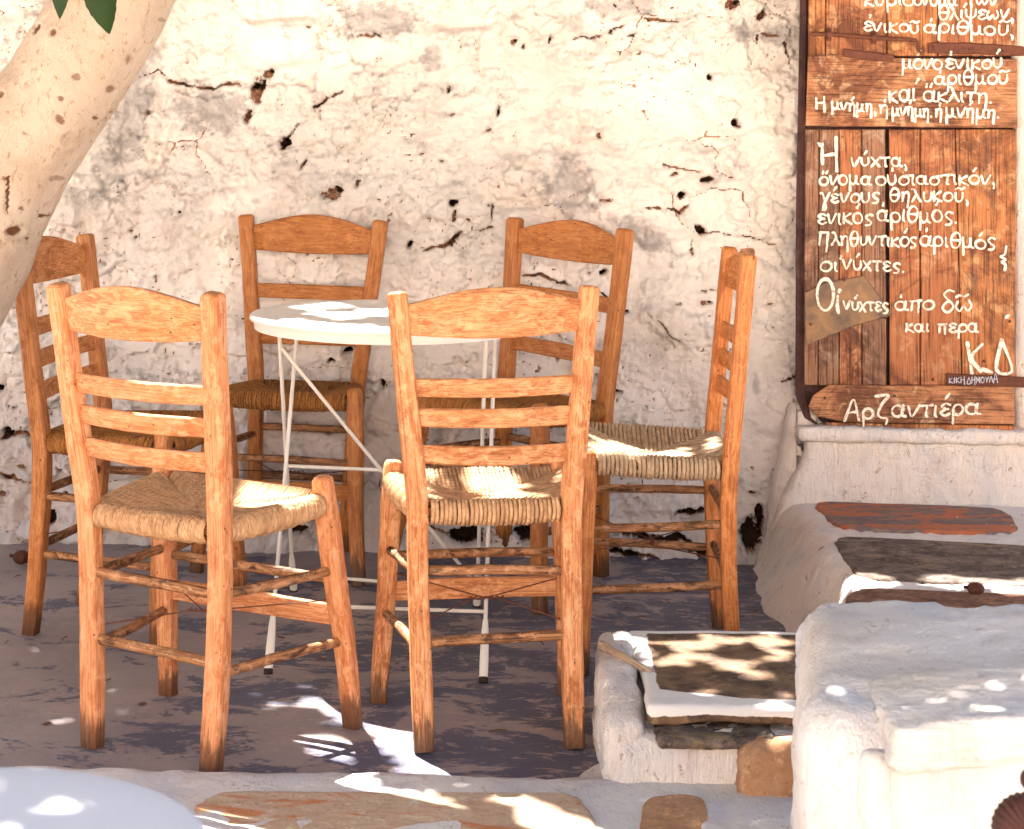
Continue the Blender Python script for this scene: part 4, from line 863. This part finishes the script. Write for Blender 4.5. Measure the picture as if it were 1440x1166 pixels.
lc = lf.mix(lf.ramp(lf.noise(lf.pos(), 3, 3), [(.35, 0.), (.65, 1.)]), (.006, .022, .003, 1), (.016, .042, .005, 1)); M_LEAF = lf.done(lc)
tree = empty('tree', (-1.75, 3.95, 0), 'leaning whitewashed tree trunk with a few dark green leaves at the upper left', 'tree')
TP = spline([(-1.80, 3.98, -.05), (-1.52, 3.93, .28), (-1.17, 3.90, .68), (-1.00, 3.90, 1.0), (-.875, 3.90, 1.20), (-.79, 3.91, 1.36), (-.66, 3.93, 1.62), (-.56, 4.0, 2.0), (-.5, 4.15, 2.4)], 430)
TR = np.interp(TP[:, 2], [0, .3, .7, .95, 1.15, 1.35, 1.7, 2.4], [.20, .155, .135, .122, .112, .112, .095, .07])
rr_ = random.Random(12)
def trunk_mesh():
    k = 150; T = np.gradient(TP, axis=0); T /= np.linalg.norm(T, axis=1)[:, None]; ref = np.array([0, 1., 0]); A = ref-(T@ref)[:, None]*T; A /= np.linalg.norm(A, axis=1)[:, None]; B = np.cross(T, A)
    a = np.arange(k)*2*math.pi/k; D = np.cos(a)[None, :, None]*A[:, None]+np.sin(a)[None, :, None]*B[:, None]
    P = (TP[:, None]+D*TR[:, None, None]).reshape(-1, 3); D = D.reshape(-1, 3)
    d = .012*np.exp(-((D@np.array([.62, -.78, 0])-1)/.10)**2)-.010*np.exp(-((D@np.array([.93, -.37, 0])-1)/.03)**2)+.012*fbm(P[:, 0]*5, P[:, 1]*5, P[:, 2]*4, 3, 3)+.0035*fbm(P[:, 0]*28, P[:, 1]*28, P[:, 2]*20, 4, 4); bare = np.zeros(len(P))
    def mark(px, py, rx, ry, dep, b=1, ring=0, ang=0):
        q = at(px, py, 'y', 3.79); s = 3.79/F_PX; a_ = R(-ang); dx = (P[:, 0]-q[0])/s; dz = (P[:, 2]-q[2])/s; u = dx*math.cos(a_)+dz*math.sin(a_); v = -dx*math.sin(a_)+dz*math.cos(a_)
        r_ = np.hypot(u/rx, v/ry)+.25*fbm(P[:, 0]*60, P[:, 2]*60, None, 3, int(px)); f = P[:, 1] < 3.93; t = np.clip((1.1-r_)/.4, 0, 1)*f
        nonlocal d, bare
        d = d-dep*t+ring*np.exp(-((r_-1.25)/.3)**2)*f; bare = np.maximum(bare, b*t)
    mark(15, 325, 10, 8, .010, .9, .006); mark(11, 270, 2.2, 32, .006, 1, 0, 3); mark(18, 402, 2.5, 20, .005, .9, 0, 12); mark(48, 307, 5, 4, .003, .7); mark(70, 255, 10, 6, .002, .55); mark(107, 108, 9, 7, .002, .6, 0, -30)
    mark(90, 195, 10, 12, .003, .35, .004); mark(24, 165, 5, 3, .001, .5); mark(66, 372, 6, 5, .002, .6); mark(172, 123, 6, 4, .002, .5); mark(236, 4, 7, 9, .004, .8); mark(52, 372, 3, 4, .002, .6); mark(110, 288, 1.5, 8, .002, .7, 0, -50); mark(28, 337, 2, 9, .003, .8, 0, -35)
    for q_ in range(95): mark(rr_.uniform(-20, 230), rr_.uniform(0, 440), rr_.choice([1.2, 1.6, 5, 7]), rr_.uniform(2.5, 10), .0025, rr_.uniform(.35, .7), .001, rr_.uniform(-60, 60))
    P = P+D*d[:, None]; n = len(TP); i = np.arange(n-1)[:, None]*k; j = np.arange(k)[None]; j2 = (j+1) % k
    return mesh_obj('trunk', P, np.stack([i+j, i+j2, i+k+j2, i+k+j], -1).reshape(-1, 4), M_BARK, tree, {'bare': bare})
trunk_mesh()
# limbs reach over the courtyard
def limb(pts, r0_, r1_): mb = MB(); P = wob(spline(pts, 30), .01, len(pts)); sweep(mb, P, circ(1, 10), (.1, .2, 1), np.linspace(r0_, r1_, 30)); mb.build('limb', M_BARK_L, tree)
M_BARK_L = mat_wood('bark', (.42, .33, .25, 1), (.30, .22, .16, 1), (.14, .10, .07, 1), .5, False, .9)
limb([TP[-10], (-.55, 4.4, 2.8), (-.9, 4.9, 3.3), (-1.4, 5.3, 3.6)], .065, .02); limb([TP[-20], (.1, 4.3, 2.7), (.9, 4.6, 3.1), (1.6, 4.9, 3.4)], .05, .012); limb([TP[-45], (-.9, 3.3, 2.3), (-1.2, 2.6, 2.7), (-1.3, 2.0, 3.1)], .045, .012)
limb([(-.45, 3.55, 2.2), (-.62, 3.3, 1.75), (-.74, 3.12, 1.5), (-.76, 3.1, 1.38)], .009, .0022); limb([(-1.0, 3.15, 2.4), (-.8, 3.3, 2.3), (-.45, 3.55, 2.2), (.3, 3.7, 2.5)], .03, .009)
def leaf_pts(L, Wd, fold=.22, curl=.25):
    """a pointed, slightly serrated leaf folded along its midrib, hanging along -z"""
    n = 15; t = np.linspace(0, 1, n); w = Wd/2*np.sin(np.pi*t**.72)**.8*(1+.05*(np.arange(n) % 2)); w[0] = w[-1] = .0006
    mid = np.stack([0*t, -curl*L*t*t*.5, -L*t], 1); V = np.concatenate([mid, mid+np.stack([w, fold*w, 0*t], 1), mid+np.stack([-w, fold*w, 0*t], 1)])
    F = [[i, i+1, n+i+1, n+i] for i in range(n-1)]+[[i+1, i, 2*n+i, 2*n+i+1] for i in range(n-1)]; return V, F
for (px, py, L, Wd, rz, rx, ry) in ((154, 48, .100, .050, .35, .1, -.22), (84, 27, .085, .036, -.3, .15, -.12)):
    V, F = leaf_pts(L, Wd); rot = np.array(Matrix.Rotation(ry, 3, 'Y') @ Matrix.Rotation(rx, 3, 'X') @ Matrix.Rotation(rz, 3, 'Z')); V = V@rot.T; tip = at(px, py, 'y', 3.1)
    V += tip-V[14]; stem = V[0].copy(); mesh_obj('leaf', V, F, M_LEAF, tree)
    mb = MB(); sweep(mb, spline([stem, stem+[.004, .004, .02], (-.76, 3.1, 1.385)], 8), circ(.0011, 6), (0, 1, 0)); mb.build('leaf_stalk', M_BARK_L, tree)

# the crown: unseen leaves overhead, left out wherever a sun patch should land
U_ = np.cross(SUN, [0, 0, 1]); U_ = np.array(U_)/np.linalg.norm(U_); V_ = np.cross(np.array(SUN), U_); SN = np.array(SUN)
def uv(p): p = np.atleast_2d(p); return p@U_, p@V_
GAPS = []
def gap_poly(px, z, grow=0.): q = np.array([at(a, b, 'z', z) for a, b in px]); GAPS.append(('p', np.stack(uv(q), 1), grow))
def gap_dot(px, py, z, r): u, v = uv(at(px, py, 'z', z)); GAPS.append(('c', (u[0], v[0]), r))
for q in ([(498, 985), (545, 985), (605, 1040), (665, 1085), (720, 1112), (640, 1112), (560, 1075), (515, 1030)], [(400, 1032), (462, 1034), (512, 1060), (430, 1053)], [(420, 1064), (460, 1068), (480, 1076), (430, 1072)],
          [(612, 1045), (632, 1050), (652, 1074), (618, 1072)], [(628, 1040), (655, 1044), (690, 1086), (660, 1080)], [(664, 1054), (702, 1062), (700, 1090), (684, 1084)], [(425, 978), (450, 980), (468, 990), (500, 998), (470, 1008), (420, 992)]): gap_poly(q, 0)
for a in ((355, 978), (430, 965), (385, 992), (480, 1010)): gap_dot(*a, 0, .014)
gap_poly([(325, 660), (420, 664), (452, 680), (425, 700), (330, 700)], .45); gap_poly([(650, 662), (725, 656), (738, 680), (672, 695)], .43); gap_poly([(745, 680), (800, 648), (812, 658), (770, 684)], .44)
gap_poly([(830, 615), (965, 618), (960, 640), (830, 642)], .43); gap_poly([(985, 610), (1015, 606), (1015, 630), (990, 630)], .43)
for q in ([(400, 430), (470, 424), (500, 430), (440, 438)], [(430, 440), (560, 432), (600, 440), (480, 450)], [(420, 452), (520, 455), (590, 470), (460, 466)], [(620, 440), (700, 436), (690, 455), (610, 458)]): gap_poly(q, .683)
gap_dot(300, 408, .82, .020); gap_dot(275, 420, .8, .014); gap_dot(830, 405, .8, .012)
for q in ([(905, 898), (1000, 893), (1110, 893), (1112, 905), (960, 912)], [(935, 905), (985, 930), (1060, 955), (1100, 955), (1040, 930)], [(900, 925), (975, 922), (1000, 930), (930, 938)], [(890, 895), (905, 895), (910, 912), (890, 915)], [(1060, 905), (1110, 905), (1112, 930), (1080, 930)], [(1090, 975), (1115, 975), (1115, 1000), (1060, 1000)]): gap_poly(q, .148)
for q in ([(1195, 806), (1240, 812), (1245, 826), (1150, 822)], [(1285, 808), (1400, 816), (1420, 832), (1300, 826)], [(1420, 815), (1500, 822), (1500, 850), (1400, 840)]): gap_poly(q, .166)
gap_dot(1140, 815, .1, .02); gap_dot(1163, 800, .16, .01)
for q in ([(262, 1112), (320, 1110), (375, 1135), (370, 1180), (280, 1180)], [(500, 1108), (600, 1108), (680, 1150), (690, 1200), (590, 1200), (540, 1150)], [(690, 1112), (760, 1110), (800, 1150), (740, 1190)], [(800, 1150), (850, 1150), (860, 1200), (800, 1200)], [(240, 1104), (300, 1106), (300, 1112), (250, 1112)]): gap_poly(q, .028)
for a in ((20, 1078, -.004), (70, 1079, -.004), (120, 1085, -.006), (160, 1094, -.008), (75, 1136, .000), (125, 1140, .003), (20, 1110, -.008), (30, 1165, -.003), (-15, 1120, -.002), (150, 1106, -.010)): gap_dot(*a[:2], FH, a[2])
gap_poly([(1245, 996), (1460, 970), (1460, 978), (1250, 1003)], .45)
def inside(u, v):
    r_ = np.zeros(len(u), bool)
    for g in GAPS:
        if g[0] == 'c': r_ |= (u-g[1][0])**2+(v-g[1][1])**2 < (g[2]+.018)**2
        else:
            Q = g[1]; c = Q.mean(0); Q = Q+(Q-c)/np.linalg.norm(Q-c, axis=1)[:, None]*.018; k = np.zeros(len(u), bool)
            for i in range(len(Q)):
                (x0, y0), (x1, y1) = Q[i-1], Q[i]; cnd = (y0 > v) != (y1 > v)
                k ^= cnd & (u < (x1-x0)*(v-y0)/np.where(abs(y1-y0) < 1e-9, 1e-9, y1-y0)+x0)
            r_ |= k
    return r_
def gobo_crown(n=100000):
    x = rng.uniform(-2.6, 2.6, n); y = rng.uniform(.2, 5.6, n); P0 = np.stack([x, y, np.full(n, .25)], 1)
    u, v = uv(P0); keep = ~inside(u, v); edge = (abs(x) > 2.1) | (y < .5); keep &= ~(edge & (rng.random(n) < .5)); P0 = P0[keep]
    hgt = rng.uniform(2.05, 3.5, len(P0)); P = P0+SN[None]*((hgt-.25)/SN[2])[:, None]; m = len(P)
    L = rng.uniform(.075, .115, m); Wd = L*.5
    # four-sided folded leaf: base, two flanks, tip, midrib
    base = np.array([[0, -.5, 0], [.5, -.1, .12], [0, 0, 0], [-.5, -.1, .12], [0, .5, 0]])
    V = base[None]*np.stack([Wd, L, L], 1)[:, None]
    az = rng.uniform(0, 2*math.pi, m); til = rng.normal(0, .45, m); rol = rng.normal(0, .45, m)
    def rot(V, a, i, j):
        c, s = np.cos(a)[:, None], np.sin(a)[:, None]; W = V.copy(); W[..., i] = c*V[..., i]-s*V[..., j]; W[..., j] = s*V[..., i]+c*V[..., j]; return W
    V = rot(rot(rot(V, til, 1, 2), rol, 0, 2), az, 0, 1)+P[:, None]
    F = (np.array([[0, 1, 2], [2, 1, 4], [0, 2, 3], [2, 4, 3]])[None]+np.arange(m)[:, None, None]*5).reshape(-1, 3)
    o = mesh_obj('gobo_crown', V.reshape(-1, 3), F, M_LEAF, tree, smooth=False); o['kind'] = 'stuff'; return o
gobo_crown()

# ------------------------------------------------------------------ small things
pm = Mat('dried_fruit', .7, .3); pq = pm.pos(); M_POD = pm.done(pm.mix(pm.noise(pq, 60, 5, .7), (.045, .014, .010, 1), (.13, .042, .022, 1)), pm.bump(pm.noise(pq, 120, 5), .002))
def pod(name, c, r_, label, cat, ribs=7, ry=1., mat=None, stalk=True, group=None):
    t = empty(name, tuple(c), label, cat, group); n, k = 14, 42; V = []
    for i in range(n+1):
        ph = math.pi*i/n
        for j in range(k):
            a = 2*math.pi*j/k; q = r_*math.sin(ph)*(1+.06*math.cos(ribs*a)); V.append([c[0]+q*math.cos(a), c[1]+q*math.sin(a), c[2]+r_*ry*(1-math.cos(ph))-.0])
    V = np.array(V); V += .05*r_*np.stack([fbm(V[:, 0]/r_*1.5, V[:, 1]/r_*1.5, V[:, 2]/r_*1.5, 3, 5)]*3, 1)
    F = [[i*k+j, i*k+(j+1) % k, (i+1)*k+(j+1) % k, (i+1)*k+j] for i in range(n) for j in range(k)]
    mesh_obj('husk', V, [f[::-1] for f in F], mat or M_POD, t, {'grain': V})
    if stalk: mb = MB(); tp = np.array(c)+[-r_*.93, 0, r_*ry*1.1]; sweep(mb, spline([tp+[r_*.1, 0, 0], tp+[-r_*.15, 0, r_*.08], tp+[-r_*.45, -r_*.1, r_*.12]], 7), circ(r_*.2, 6), (0, 1, 0)); mb.build('stalk', M_POD, t)
    return t
c = at(1372, 836, 'z', .168); pod('dried_fig', (c[0], c[1], .167), .0175, 'dried brown fig lying on the large grey slab of the doorstep', 'fig', 5, .72)
c = at(30, 795, 'z', 0); pod('dried_fig', (c[0], c[1], .002), .021, 'dark dried fig on the floor at the foot of the wall, far left', 'fig', 6, .8)
# ribbed seed heads on their stems at the lower right corner
sh = empty('seed_head_plant', (.60, 1.95, 0), 'dark brown ribbed seed heads on stems poking in at the lower right corner', 'plant')
def head(px, py, y, r_):
    c = at(px, py, 'y', y); n, k = 18, 168; V = []
    for i in range(n+1):
        ph = math.pi*i/n
        for j in range(k):
            a = 2*math.pi*j/k; q = r_*(1+.05*(abs((j % 6)-3)/3-.5)); V.append([c[0]+q*math.sin(ph)*math.cos(a), c[1]-q*math.cos(ph)*.8, c[2]+q*math.sin(ph)*math.sin(a)])
    F = [[i*k+j, i*k+(j+1) % k, (i+1)*k+(j+1) % k, (i+1)*k+j] for i in range(n) for j in range(k)]
    mesh_obj('seed_head', np.array(V), F, M_POD2, sh); mb = MB(); g = np.array([.60+(c[0]-.6)*.4, 1.95, -.03]); sweep(mb, spline([g, lerp(g, c, .5)+[.01, 0, 0], c-[0, 0, r_*.8]], 20), circ(.003, 7), (1, 0, 0)); mb.build('stem', M_POD2, sh)
p2 = Mat('dark_seed_head', .6, .3); q2 = p2.pos(); M_POD2 = p2.done(p2.mix(p2.noise(q2, 150, 4), (.028, .010, .010, 1), (.085, .030, .022, 1)))
head(1443, 1165, 1.98, .034); head(1452, 1096, 2.02, .0125)
# bits of leaf and twig on the cement
lm_ = Mat('dead_leaf', .8, .2); M_DL = lm_.done((.16, .07, .035, 1))
def litter():
    mb = MB(); rr = random.Random(4)
    spots = [(10, 905), (25, 812), (72, 1018), (90, 900), (160, 830), (205, 990), (330, 925), (400, 900), (560, 935), (880, 858), (940, 850), (1000, 872), (1065, 860), (1050, 838), (450, 930), (760, 905), (700, 1030), (900, 870), (1040, 870), (150, 960)]
    for px, py in spots:
        c = at(px, py, 'z', 0); c[2] = .003; a = rr.uniform(0, 6.28); L = rr.uniform(.008, .022)
        if rr.random() < .55: d = np.array([math.cos(a), math.sin(a), 0]); sweep(mb, spline([c-d*L, c+[0, 0, .002], c+d*L], 6), circ(.0011, 5), (0, 0, 1))
        else:
            V, F = leaf_pts(L*1.3, L*.7, .3, .3); V = V[:, [0, 2, 1]]; V[:, 2] = abs(V[:, 2])*.5; cs, sn = math.cos(a), math.sin(a)
            V = np.stack([V[:, 0]*cs-V[:, 1]*sn, V[:, 0]*sn+V[:, 1]*cs, V[:, 2]], 1)+c; mb.add(V, F)
    o = mb.build('fallen_litter', M_DL, None); o['kind'] = 'stuff'; tag(o, 'scattered dry leaf and twig bits on the cement floor', 'litter')
litter()
